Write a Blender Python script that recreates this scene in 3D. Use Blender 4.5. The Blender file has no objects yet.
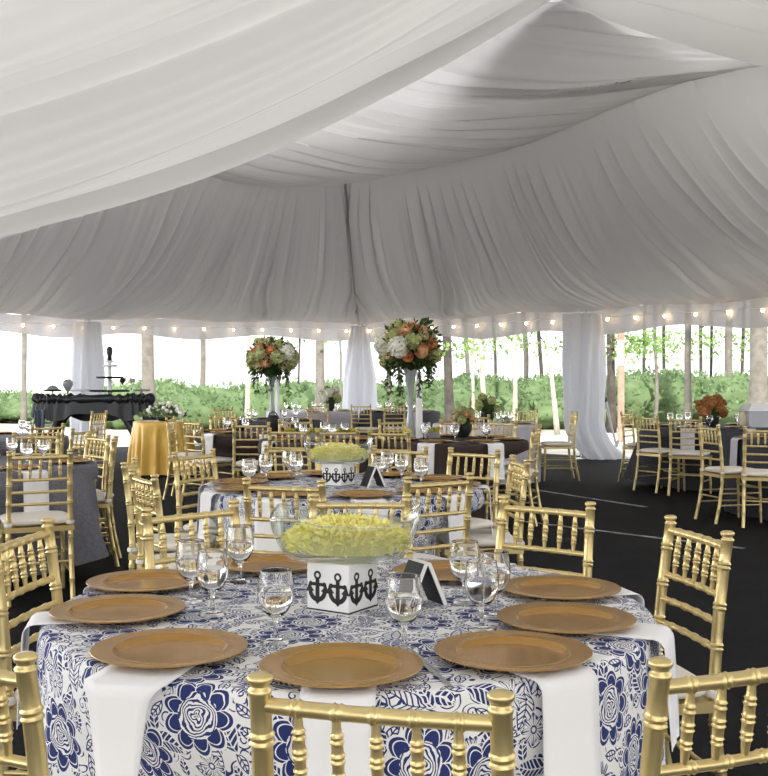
import bpy, math, random
from mathutils import Vector, Matrix, noise
from math import sin, cos, pi, radians, sqrt, atan2, hypot

random.seed(7)
C = bpy.context.scene.collection

# ------------------------------------------------------------------ mesh helper
class MB:
    def __init__(s):
        s.v = []; s.f = []; s.uv = None
    def add(s, vs, fs):
        o = len(s.v)
        s.v += [tuple(p) for p in vs]
        s.f += [tuple(i + o for i in f) for f in fs]
        return s
    def box(s, c, d, rot=None):
        x, y, z = d[0] / 2, d[1] / 2, d[2] / 2
        vs = [Vector((a * x, b * y, e * z)) for e in (-1, 1) for b in (-1, 1) for a in (-1, 1)]
        if rot is not None:
            vs = [rot @ p for p in vs]
        vs = [p + Vector(c) for p in vs]
        return s.add(vs, [(0, 2, 3, 1), (4, 5, 7, 6), (0, 1, 5, 4), (2, 6, 7, 3), (0, 4, 6, 2), (1, 3, 7, 5)])
    def tube(s, path, rad, seg=10, caps=True, flat=1.0):
        P = [Vector(p) for p in path]
        n = len(P)
        if not hasattr(rad, '__len__'):
            rad = [rad] * n
        T = []
        for i in range(n):
            a = P[max(i - 1, 0)]; b = P[min(i + 1, n - 1)]
            d = b - a
            T.append(d.normalized() if d.length > 1e-9 else Vector((0, 0, 1)))
        t0 = T[0]
        ref = Vector((1, 0, 0)) if abs(t0.x) < .9 else Vector((0, 1, 0))
        nx = (ref - t0 * ref.dot(t0)).normalized()
        vs = []
        for i in range(n):
            t = T[i]
            nx = (nx - t * nx.dot(t))
            nx.normalize()
            ny = t.cross(nx)
            for k in range(seg):
                a = 2 * pi * k / seg
                vs.append(P[i] + (nx * cos(a) + ny * sin(a) * flat) * rad[i])
        fs = []
        for i in range(n - 1):
            for k in range(seg):
                k2 = (k + 1) % seg
                fs.append((i * seg + k, i * seg + k2, (i + 1) * seg + k2, (i + 1) * seg + k))
        if caps:
            fs.append(tuple(reversed(range(seg))))
            fs.append(tuple(range((n - 1) * seg, n * seg)))
        return s.add(vs, fs)
    def lathe(s, prof, seg=24, c=(0, 0, 0), closed=False):
        vs = []; fs = []
        n = len(prof)
        for r, z in prof:
            for k in range(seg):
                a = 2 * pi * k / seg
                vs.append((c[0] + r * cos(a), c[1] + r * sin(a), c[2] + z))
        m = n if closed else n - 1
        for i in range(m):
            j = (i + 1) % n
            for k in range(seg):
                k2 = (k + 1) % seg
                fs.append((i * seg + k, i * seg + k2, j * seg + k2, j * seg + k))
        if not closed:
            if prof[0][0] > 1e-6: fs.append(tuple(reversed(range(seg))))
            if prof[-1][0] > 1e-6: fs.append(tuple(range((n - 1) * seg, n * seg)))
        return s.add(vs, fs)
    def grid(s, fn, nu, nv, wrapu=False):
        vs = [fn(i / nu, j / nv) for j in range(nv + 1) for i in range(nu if wrapu else nu + 1)]
        w = nu if wrapu else nu + 1
        fs = []
        for j in range(nv):
            for i in range(nu):
                i2 = (i + 1) % w if wrapu else i + 1
                fs.append((j * w + i, j * w + i2, (j + 1) * w + i2, (j + 1) * w + i))
        return s.add(vs, fs)
    def ball(s, c, r, nu=10, nv=7, sq=(1, 1, 1), bump=0, seed=0):
        def fn(u, v):
            a = 2 * pi * u; b = pi * v
            d = Vector((sin(b) * cos(a), sin(b) * sin(a), -cos(b)))
            k = 1.0
            if bump:
                k += bump * noise.noise(d * 3.1 + Vector((seed * 7.3, seed, 0)))
            return (c[0] + d.x * r * k * sq[0], c[1] + d.y * r * k * sq[1], c[2] + d.z * r * k * sq[2])
        return s.grid(fn, nu, nv, True)
    def build(s, name, mat, parent=None, smooth=True, angle=40, loc=None):
        me = bpy.data.meshes.new(name)
        me.from_pydata(s.v, [], s.f)
        me.validate()
        if s.uv:
            uvl = me.uv_layers.new(name='UVMap')
            for l in me.loops:
                uvl.data[l.index].uv = s.uv[l.vertex_index]
        if smooth:
            me.shade_smooth()
            if angle: me.set_sharp_from_angle(angle=radians(angle))
        me.materials.append(mat)
        o = bpy.data.objects.new(name, me)
        C.objects.link(o)
        if parent is not None: o.parent = parent
        if loc is not None: o.location = loc
        return o

def tag(o, label=None, cat=None, group=None, kind=None):
    if label: o['label'] = label
    if cat: o['category'] = cat
    if group: o['group'] = group
    if kind: o['kind'] = kind
    return o

def thing(name, loc=(0, 0, 0), rz=0, label=None, cat=None, group=None):
    o = bpy.data.objects.new(name, None)
    o.empty_display_size = .1
    C.objects.link(o)
    o.location = loc; o.rotation_euler = (0, 0, rz)
    return tag(o, label, cat, group)

def dup(o, loc, rz=0, label=None, group=None):
    r = o.copy(); C.objects.link(r)
    r.location = loc; r.rotation_euler = (0, 0, rz)
    if label: r['label'] = label
    if group: r['group'] = group
    for ch in list(o.children):
        c = ch.copy(); C.objects.link(c); c.parent = r
        for g in ch.children:
            d = g.copy(); C.objects.link(d); d.parent = c
    return r

# ------------------------------------------------------------------ materials
def mat(name, col, rough=.6, metal=0., **kw):
    m = bpy.data.materials.new(name); m.use_nodes = True
    nt = m.node_tree; b = nt.nodes['Principled BSDF']
    b.inputs['Base Color'].default_value = (*col, 1)
    b.inputs['Roughness'].default_value = rough
    b.inputs['Metallic'].default_value = metal
    var = kw.get('var', 0)
    if var:
        tc = nt.nodes.new('ShaderNodeTexCoord')
        nz = nt.nodes.new('ShaderNodeTexNoise'); nz.inputs['Scale'].default_value = kw.get('scale', 8)
        nz.inputs['Detail'].default_value = 5
        nt.links.new(tc.outputs['Object'], nz.inputs['Vector'])
        mx = nt.nodes.new('ShaderNodeMix'); mx.data_type = 'RGBA'
        c2 = kw.get('col2', tuple(c * (1 - var) for c in col))
        mx.inputs[6].default_value = (*col, 1); mx.inputs[7].default_value = (*c2, 1)
        rp = nt.nodes.new('ShaderNodeMapRange'); rp.inputs[1].default_value = .38; rp.inputs[2].default_value = .62
        nt.links.new(nz.outputs['Fac'], rp.inputs[0])
        nt.links.new(rp.outputs[0], mx.inputs[0])
        nt.links.new(mx.outputs[2], b.inputs['Base Color'])
    if kw.get('bump'):
        tc = nt.nodes.new('ShaderNodeTexCoord')
        nz = nt.nodes.new('ShaderNodeTexNoise'); nz.inputs['Scale'].default_value = kw.get('bscale', 60)
        nz.inputs['Detail'].default_value = 4
        nt.links.new(tc.outputs['Object'], nz.inputs['Vector'])
        bp = nt.nodes.new('ShaderNodeBump'); bp.inputs['Strength'].default_value = kw['bump']
        bp.inputs['Distance'].default_value = kw.get('bdist', .01)
        nt.links.new(nz.outputs['Fac'], bp.inputs['Height'])
        nt.links.new(bp.outputs['Normal'], b.inputs['Normal'])
    for k in ('spec',):
        if k in kw: b.inputs['Specular IOR Level'].default_value = kw[k]
    if 'sheen' in kw: b.inputs['Sheen Weight'].default_value = kw['sheen']
    if 'trans' in kw: b.inputs['Transmission Weight'].default_value = kw['trans']; b.inputs['IOR'].default_value = kw.get('ior', 1.45)
    return m

def cloth_translucent(name, col, tr, clear=0., satin=0., tcol=None):
    m = bpy.data.materials.new(name); m.use_nodes = True
    nt = m.node_tree; nt.nodes.clear()
    out = nt.nodes.new('ShaderNodeOutputMaterial')
    d = nt.nodes.new('ShaderNodeBsdfDiffuse'); t = nt.nodes.new('ShaderNodeBsdfTranslucent')
    d.inputs[0].default_value = (*col, 1); t.inputs[0].default_value = (*(tcol or col), 1)
    mx = nt.nodes.new('ShaderNodeMixShader'); mx.inputs[0].default_value = tr
    nt.links.new(d.outputs[0], mx.inputs[1]); nt.links.new(t.outputs[0], mx.inputs[2])
    last = mx
    if satin:
        gl = nt.nodes.new('ShaderNodeBsdfGlossy'); gl.inputs['Roughness'].default_value = .38; gl.inputs[0].default_value = (*col, 1)
        m3 = nt.nodes.new('ShaderNodeMixShader'); m3.inputs[0].default_value = satin
        nt.links.new(mx.outputs[0], m3.inputs[1]); nt.links.new(gl.outputs[0], m3.inputs[2])
        last = mx = m3
    if clear:
        tp = nt.nodes.new('ShaderNodeBsdfTransparent')
        m2 = nt.nodes.new('ShaderNodeMixShader'); m2.inputs[0].default_value = clear
        nt.links.new(mx.outputs[0], m2.inputs[1]); nt.links.new(tp.outputs[0], m2.inputs[2])
        last = m2
    nt.links.new(last.outputs[0], out.inputs[0])
    return m

def leafmat(name, c1, c2, tr=.4):
    m = bpy.data.materials.new(name); m.use_nodes = True
    nt = m.node_tree; nt.nodes.clear()
    out = nt.nodes.new('ShaderNodeOutputMaterial')
    tc = nt.nodes.new('ShaderNodeTexCoord')
    nz = nt.nodes.new('ShaderNodeTexNoise'); nz.inputs['Scale'].default_value = 1.7; nz.inputs['Detail'].default_value = 6
    nt.links.new(tc.outputs['Object'], nz.inputs['Vector'])
    rp = nt.nodes.new('ShaderNodeMapRange'); rp.inputs[1].default_value = .35; rp.inputs[2].default_value = .65
    nt.links.new(nz.outputs['Fac'], rp.inputs[0])
    mx = nt.nodes.new('ShaderNodeMix'); mx.data_type = 'RGBA'
    mx.inputs[6].default_value = (*c1, 1); mx.inputs[7].default_value = (*c2, 1)
    nt.links.new(rp.outputs[0], mx.inputs[0])
    d = nt.nodes.new('ShaderNodeBsdfDiffuse'); t = nt.nodes.new('ShaderNodeBsdfTranslucent')
    nt.links.new(mx.outputs[2], d.inputs[0]); nt.links.new(mx.outputs[2], t.inputs[0])
    ms = nt.nodes.new('ShaderNodeMixShader'); ms.inputs[0].default_value = tr
    nt.links.new(d.outputs[0], ms.inputs[1]); nt.links.new(t.outputs[0], ms.inputs[2])
    nt.links.new(ms.outputs[0], out.inputs[0])
    return m

def thin_glass(name, tint=(.95, .97, .96), ior=1.5):
    m = bpy.data.materials.new(name); m.use_nodes = True
    nt = m.node_tree; nt.nodes.clear()
    out = nt.nodes.new('ShaderNodeOutputMaterial')
    tp = nt.nodes.new('ShaderNodeBsdfTransparent'); tp.inputs[0].default_value = (*tint, 1)
    gl = nt.nodes.new('ShaderNodeBsdfGlossy'); gl.inputs['Roughness'].default_value = .03
    lw = nt.nodes.new('ShaderNodeLayerWeight'); lw.inputs[0].default_value = .5
    pw = nt.nodes.new('ShaderNodeMath'); pw.operation = 'POWER'; pw.inputs[1].default_value = 3.5
    nt.links.new(lw.outputs['Facing'], pw.inputs[0])
    fr = nt.nodes.new('ShaderNodeMath'); fr.operation = 'MULTIPLY_ADD'; fr.inputs[1].default_value = .75; fr.inputs[2].default_value = .07
    nt.links.new(pw.outputs[0], fr.inputs[0])
    mx = nt.nodes.new('ShaderNodeMixShader')
    nt.links.new(fr.outputs[0], mx.inputs[0]); nt.links.new(tp.outputs[0], mx.inputs[1]); nt.links.new(gl.outputs[0], mx.inputs[2])
    nt.links.new(mx.outputs[0], out.inputs[0])
    return m

def floral_material():
    """navy peonies, daisies, leaves and tendrils on white, laid out on the cloth's UVs (metres)"""
    m = bpy.data.materials.new('floral_cloth'); m.use_nodes = True
    nt = m.node_tree; N = nt.nodes; L = nt.links
    b = N['Principled BSDF']; b.inputs['Roughness'].default_value = .75
    b.inputs['Specular IOR Level'].default_value = .25
    def lk(s, d):
        if isinstance(s, (int, float)): d.default_value = s
        else: L.new(s, d)
    def M(op, a, bb=0., c=None):
        n = N.new('ShaderNodeMath'); n.operation = op
        lk(a, n.inputs[0]); lk(bb, n.inputs[1])
        if c is not None: lk(c, n.inputs[2])
        return n.outputs[0]
    def V(op, a, bb):
        n = N.new('ShaderNodeVectorMath'); n.operation = op
        lk(a, n.inputs[0])
        if isinstance(bb, tuple): n.inputs[1].default_value = bb
        else: L.new(bb, n.inputs[1])
        return n.outputs[0]
    def sep(v):
        n = N.new('ShaderNodeSeparateXYZ'); L.new(v, n.inputs[0]); return n.outputs
    uv = N.new('ShaderNodeUVMap'); uv.uv_map = 'UVMap'
    P = uv.outputs[0]
    nz = N.new('ShaderNodeTexNoise'); nz.inputs['Scale'].default_value = 45; nz.inputs['Detail'].default_value = 2
    L.new(P, nz.inputs['Vector'])
    wob = M('SUBTRACT', nz.outputs['Fac'], .5)
    def cells(scale, rnd, off):
        v = N.new('ShaderNodeTexVoronoi'); v.voronoi_dimensions = '2D'
        v.inputs['Scale'].default_value = scale; v.inputs['Randomness'].default_value = rnd
        p = V('ADD', P, (off, off * .37, 0))
        L.new(p, v.inputs['Vector'])
        d = V('SUBTRACT', p, v.outputs['Position'])
        x, y, _ = sep(d)
        r = M('SQRT', M('ADD', M('MULTIPLY', x, x), M('MULTIPLY', y, y)))
        th = M('ARCTAN2', y, x)
        col = sep(v.outputs['Color'])
        return x, y, r, th, col
    # --- peonies
    x, y, r, th, col = cells(4.4, .6, 3.0)
    th = M('ADD', th, M('MULTIPLY', col[0], 6.0))
    lob = M('ABSOLUTE', M('SINE', M('MULTIPLY', th, 4.5)))
    rb = M('ADD', .061, M('MULTIPLY', lob, .020))
    in_out = M('LESS_THAN', r, rb)
    rim = M('LESS_THAN', M('ABSOLUTE', M('SUBTRACT', r, M('SUBTRACT', rb, .010))), .0016)
    spoke = M('LESS_THAN', lob, .10)
    ringnavy = M('MULTIPLY', M('SUBTRACT', 1, rim), M('SUBTRACT', 1, spoke))
    rc = M('ADD', .046, M('MULTIPLY', wob, .02))
    inner = M('LESS_THAN', r, rc)
    rr = M('ADD', M('ADD', r, M('MULTIPLY', M('SINE', M('ADD', M('MULTIPLY', th, 3.0), M('MULTIPLY', r, 160))), .0035)), M('MULTIPLY', wob, .012))
    petal = M('GREATER_THAN', M('SINE', M('MULTIPLY', rr, 780)), .15)
    big = M('ADD', M('MULTIPLY', inner, petal), M('MULTIPLY', M('SUBTRACT', 1, inner), ringnavy))
    bigN = M('MULTIPLY', big, in_out)
    free = M('GREATER_THAN', r, M('ADD', rb, .006))
    # --- daisies
    x, y, r, th, col = cells(8.3, .8, 11.0)
    th = M('ADD', th, M('MULTIPLY', col[1], 6.0))
    pet = M('ABSOLUTE', M('COSINE', M('MULTIPLY', th, 4.0)))
    rd = M('MULTIPLY', M('ADD', .25, M('MULTIPLY', pet, .75)), M('ADD', .026, M('MULTIPLY', col[0], .016)))
    dz = M('LESS_THAN', r, rd)
    eye = M('LESS_THAN', M('ABSOLUTE', M('SUBTRACT', r, .007)), .0018)
    vein = M('MULTIPLY', M('GREATER_THAN', pet, .97), M('GREATER_THAN', r, .010))
    outl = M('GREATER_THAN', r, M('SUBTRACT', rd, .0035))
    filled = M('MULTIPLY', M('SUBTRACT', 1, eye), M('SUBTRACT', 1, vein))
    style = M('GREATER_THAN', col[2], .55)
    dzs = M('ADD', M('MULTIPLY', style, filled), M('MULTIPLY', M('SUBTRACT', 1, style), M('MINIMUM', M('ADD', outl, M('ADD', eye, vein)), 1)))
    dzN = M('MULTIPLY', M('MULTIPLY', dz, dzs), free)
    free2 = M('MULTIPLY', free, M('GREATER_THAN', r, M('ADD', rd, .003)))
    # --- leaves and paisley
    def leaves(scale, off, wide, long):
        x, y, r, th, col = cells(scale, .9, off)
        a = M('MULTIPLY', col[0], 6.283)
        ca = M('COSINE', a); sa = M('SINE', a)
        lx = M('ADD', M('MULTIPLY', x, ca), M('MULTIPLY', y, sa))
        ly = M('SUBTRACT', M('MULTIPLY', y, ca), M('MULTIPLY', x, sa))
        ly = M('ADD', ly, M('MULTIPLY', M('MULTIPLY', lx, lx), 6.0))
        q = M('DIVIDE', lx, long)
        w = M('MULTIPLY', M('SUBTRACT', 1, M('MULTIPLY', q, q)), wide)
        ay = M('ABSOLUTE', ly)
        ins = M('LESS_THAN', ay, w)
        mid = M('LESS_THAN', ay, .0014)
        ven = M('GREATER_THAN', M('SINE', M('MULTIPLY', M('ADD', lx, M('MULTIPLY', ay, -.8)), 520)), .55)
        edge = M('GREATER_THAN', ay, M('SUBTRACT', w, .0032))
        st = M('GREATER_THAN', col[1], .5)
        solid = M('MULTIPLY', M('SUBTRACT', 1, mid), M('SUBTRACT', 1, ven))
        line = M('MINIMUM', M('ADD', edge, M('ADD', mid, ven)), 1)
        fill = M('ADD', M('MULTIPLY', st, solid), M('MULTIPLY', M('SUBTRACT', 1, st), line))
        return M('MULTIPLY', ins, fill), M('SUBTRACT', 1, M('LESS_THAN', ay, M('ADD', w, .003)))
    lf, fr3 = leaves(9.0, 21.0, .022, .046)
    lfN = M('MULTIPLY', lf, free2)
    free3 = M('MULTIPLY', free2, fr3)
    lf2, fr4 = leaves(20.0, 5.5, .012, .026)
    lf2N = M('MULTIPLY', lf2, free3)
    free4 = M('MULTIPLY', free3, fr4)
    # --- tendrils: spirals in small cells
    x, y, r, th, col = cells(13.0, .9, 31.0)
    sp = M('SINE', M('ADD', M('MULTIPLY', r, 560), th))
    spl = M('MULTIPLY', M('GREATER_THAN', sp, .62), M('LESS_THAN', r, M('ADD', .012, M('MULTIPLY', col[0], .016))))
    spN = M('MULTIPLY', spl, free4)
    n2 = N.new('ShaderNodeTexNoise'); n2.inputs['Scale'].default_value = 13; n2.inputs['Detail'].default_value = 1
    L.new(P, n2.inputs['Vector'])
    cl = M('LESS_THAN', M('ABSOLUTE', M('SUBTRACT', M('FRACT', M('MULTIPLY', n2.outputs['Fac'], 4)), .5)), .05)
    clN = M('MULTIPLY', cl, free4)
    tot = M('MINIMUM', M('ADD', M('ADD', M('ADD', bigN, dzN), M('ADD', lfN, lf2N)), M('ADD', spN, clN)), 1)
    mx = N.new('ShaderNodeMix'); mx.data_type = 'RGBA'
    mx.inputs[6].default_value = (.80, .80, .80, 1); mx.inputs[7].default_value = (.022, .036, .15, 1)
    L.new(tot, mx.inputs[0]); L.new(mx.outputs[2], b.inputs['Base Color'])
    return m

GOLD = mat('gold_paint', (.70, .56, .265), .33, .78, bump=.05, bscale=90)
IVORY = mat('ivory_cushion', (.80, .76, .69), .85, bump=.1, bscale=200)
STRAPM = mat('white_strap', (.8, .78, .74), .8)
CHARGER = mat('bronze_gold_lacquer', (.43, .235, .06), .26, .6)
FLORAL = floral_material()
NAPKIN = mat('white_linen', (.84, .84, .86), .85, bump=.08, bscale=300)
LILAC = mat('pale_lilac_linen', (.55, .53, .58), .85)
GREYC = mat('grey_linen', (.17, .17, .20), .9, var=.25, scale=60, bump=.15, bscale=400)
BROWNC = mat('dark_brown_cloth', (.045, .028, .024), .8)
DARKC = mat('charcoal_cloth', (.035, .036, .045), .75)
NAVYC = mat('navy_black_cloth', (.018, .02, .034), .7)
GOLDC = mat('gold_satin', (.56, .34, .055), .40, .15, sheen=.2)
BLACKS = mat('black_satin', (.018, .02, .024), .38)
BLACKM = mat('matt_black', (.012, .012, .014), .6)
WHITEM = mat('white_gloss', (.82, .82, .82), .35)
STEEL = mat('brushed_steel', (.6, .6, .62), .25, 1.)
GREYP = mat('grey_ceramic', (.30, .30, .31), .4)
GLASS = mat('clear_glass', (1, 1, 1), 0., trans=1., ior=1.45)
WATER = mat('water', (1, 1, 1), 0., trans=1., ior=1.33)
THIN = thin_glass('thin_clear_glass')
YELLOW = leafmat('yellow_petals', (.97, .90, .30), (.97, .93, .52), .18)
LINER = cloth_translucent('tent_liner_cloth', (.50, .485, .49), .38, 0., .18, (.76, .745, .72))
ROOF = cloth_translucent('roof_vinyl', (.84, .84, .84), .68)
ROOFD = cloth_translucent('dimming_roof_vinyl', (.76, .76, .78), .14)  # less translucent, added to darken the rear liner
SHEER = cloth_translucent('sheer_valance', (.46, .45, .47), .30, .05)
DRAPE = cloth_translucent('sheer_drape', (.80, .81, .85), .45, .04)
BARK = mat('pale_bark', (.15, .137, .12), .9, var=.3, scale=6, bump=.4, bscale=25, bdist=.03)
BARKD = mat('dark_bark', (.06, .05, .042), .9, var=.5, scale=6, bump=.4, bscale=25, bdist=.03)
BARKW = mat('whitish_bark', (.42, .385, .32), .9, var=.4, scale=5, bump=.3, bscale=20, bdist=.03)
LEAF = leafmat('tree_leaves', (.13, .24, .06), (.22, .34, .10))
LEAFD = leafmat('dark_leaves', (.05, .09, .03), (.10, .15, .05))
SHRUB = leafmat('shrub_leaves', (.125, .19, .09), (.215, .30, .155))

# ------------------------------------------------------------------ banquet chair
def noded(path_fn, n, base, nodes, length, bump=.0035, w=.006):
    """points and radii of a turned bamboo rod with double rings at the given fractions"""
    ts = set(i / n for i in range(n + 1))
    for k in nodes:
        for d in (-2.2, -1.6, -1., -.45, 0, .45, 1., 1.6, 2.2):
            t = k + d * w / length
            if 0 <= t <= 1: ts.add(t)
    ts = sorted(ts)
    pts = []; rad = []
    for t in ts:
        r = base(t) if callable(base) else base
        for k in nodes:
            d = (t - k) * length / w
            r += bump * (math.exp(-((d - 1) / .5) ** 2) + math.exp(-((d + 1) / .5) ** 2))
        pts.append(path_fn(t)); rad.append(r)
    return pts, rad

BACKX = .172
def post_path(sx):
    ctrl = [(-.262, 0), (-.222, .18), (-.196, .36), (-.192, .48), (-.204, .66), (-.228, .86), (-.234, .888)]
    def f(t):
        z = .888 * t
        for i in range(len(ctrl) - 1):
            if ctrl[i + 1][1] >= z - 1e-9:
                u = (z - ctrl[i][1]) / (ctrl[i + 1][1] - ctrl[i][1])
                u2 = u
                return Vector((sx * (BACKX + .012 * (1 - t)), ctrl[i][0] + (ctrl[i + 1][0] - ctrl[i][0]) * u2, z))
        return Vector((sx * BACKX, -.234, z))
    return f
def back_y(z):
    return post_path(1)(z / .888).y

def make_chair():
    t = thing('banquet_chair')
    for sx in (-1, 1):
        pts, rad = noded(post_path(sx), 14, .0158, [.14, .30, .44, .56, .675, .80, .925], .888)
        top = pts[-1]
        for r, dz in ((.0178, .003), (.0178, .007), (.0138, .010), (.0138, .014), (.0182, .018), (.0192, .022), (.0186, .026), (.013, .0295), (.001, .031)):
            pts.append(top + Vector((0, -.0005, dz))); rad.append(r)
        MB().tube(pts, rad, 12).build('back_post', GOLD, t, angle=60)
        pts, rad = noded(lambda q: Vector((sx * (.182 + .006 * (1 - q)), .19 + .012 * (1 - q), .44 * q)), 6, lambda q: .0125 + .003 * q, [.25, .55, .8], .44)
        MB().tube(pts, rad, 10).build('front_leg', GOLD, t, angle=60)
    def rail(z, r, name, nodes):
        y = back_y(z)
        pts, rad = noded(lambda q: Vector((-BACKX + 2 * BACKX * q, y - .010 * sin(pi * q), z)), 10, r, nodes, 2 * BACKX, .0025, .005)
        MB().tube(pts, rad, 10).build(name, GOLD, t, angle=60)
    rail(.872, .0115, 'top_rail', [.16, .34, .5, .66, .84])
    for z in (.738, .664, .592):
        rail(z, .0092, 'back_rail', [.2, .4, .6, .8])
    for i in range(5):
        q = (i + 1) / 6
        x = -BACKX + 2 * BACKX * q
        y1 = back_y(.738) - .010 * sin(pi * q); y2 = back_y(.872) - .010 * sin(pi * q)
        pts, rad = noded(lambda k: Vector((x, y1 + (y2 - y1) * k, .742 + .126 * k)), 8, lambda k: .0055 + .0038 * sin(pi * k), [.27, .5, .73], .126, .0025, .0045)
        MB().tube(pts, rad, 8).build('spindle', GOLD, t, angle=60)
    s = MB()
    for a, b in (((-.185, -.195), (.185, -.195)), ((-.188, .195), (.188, .195)), ((-.186, -.19), (-.186, .19)), ((.186, -.19), (.186, .19))):
        mx_, my_ = (a[0] + b[0]) / 2, (a[1] + b[1]) / 2
        s.box((mx_, my_, .440), (abs(a[0] - b[0]) + .03, abs(a[1] - b[1]) + .03, .03))
    s.box((0, 0, .446), (.36, .36, .014))
    s.build('seat_frame', GOLD, t, smooth=False)
    def st(p, q, nm='stretcher'):
        p = Vector(p); q = Vector(q); l = (q - p).length
        pts, rad = noded(lambda k: p + (q - p) * k, 6, .0078, [.25, .5, .75], l, .0022, .005)
        MB().tube(pts, rad, 8).build(nm, GOLD, t, angle=60)
    for z in (.17, .28):
        for sx in (-1, 1):
            st((sx * .184, back_y(z), z), (sx * .186, .197, z))
    st((-.186, .199, .22), (.186, .199, .22)); st((-.185, .197, .33), (.185, .197, .33))
    st((-.18, back_y(.24), .24), (.18, back_y(.24), .24))
    def cush(u, v):
        a = 2 * pi * u; e = .36
        ca, sa = cos(a), sin(a)
        X = math.copysign(abs(ca) ** e, ca); Y = math.copysign(abs(sa) ** e, sa)
        b = pi * v
        rr = sin(b) ** .42 if 0 < v < 1 else 0
        zz = -cos(b)
        zz = math.copysign(abs(zz) ** .7, zz)
        return (X * .203 * rr, Y * .198 * rr + .006, .482 + zz * .027)
    cu = MB().grid(cush, 40, 14, True).build('seat_cushion', IVORY, t, angle=None)
    for sx in (-1, 1):
        pth = [Vector((sx * .178 + .021 * cos(a), -.1935 + .021 * sin(a), .474)) for a in [2 * pi * k / 12 for k in range(13)]]
        MB().tube(pth, .006, 6, flat=2).build('strap', STRAPM, cu)
    return t

chair_proto = make_chair()
chair_used = [False]
CHAIRS = []
BACKTOP = .234
def chair(mx_, my_, fx, fy, label, group):
    l = hypot(fx, fy); fx /= l; fy /= l
    ox, oy = mx_ + fx * BACKTOP, my_ + fy * BACKTOP
    rz = atan2(-fx, fy)
    CHAIRS.append((ox, oy, rz))
    if not chair_used[0]:
        chair_used[0] = True
        o = chair_proto
        o.location = (ox, oy, 0); o.rotation_euler = (0, 0, rz)
        return tag(o, label, 'chair', group)
    o = dup(chair_proto, (ox, oy, 0), rz, label, group); o['category'] = 'chair'
    return o

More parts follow.
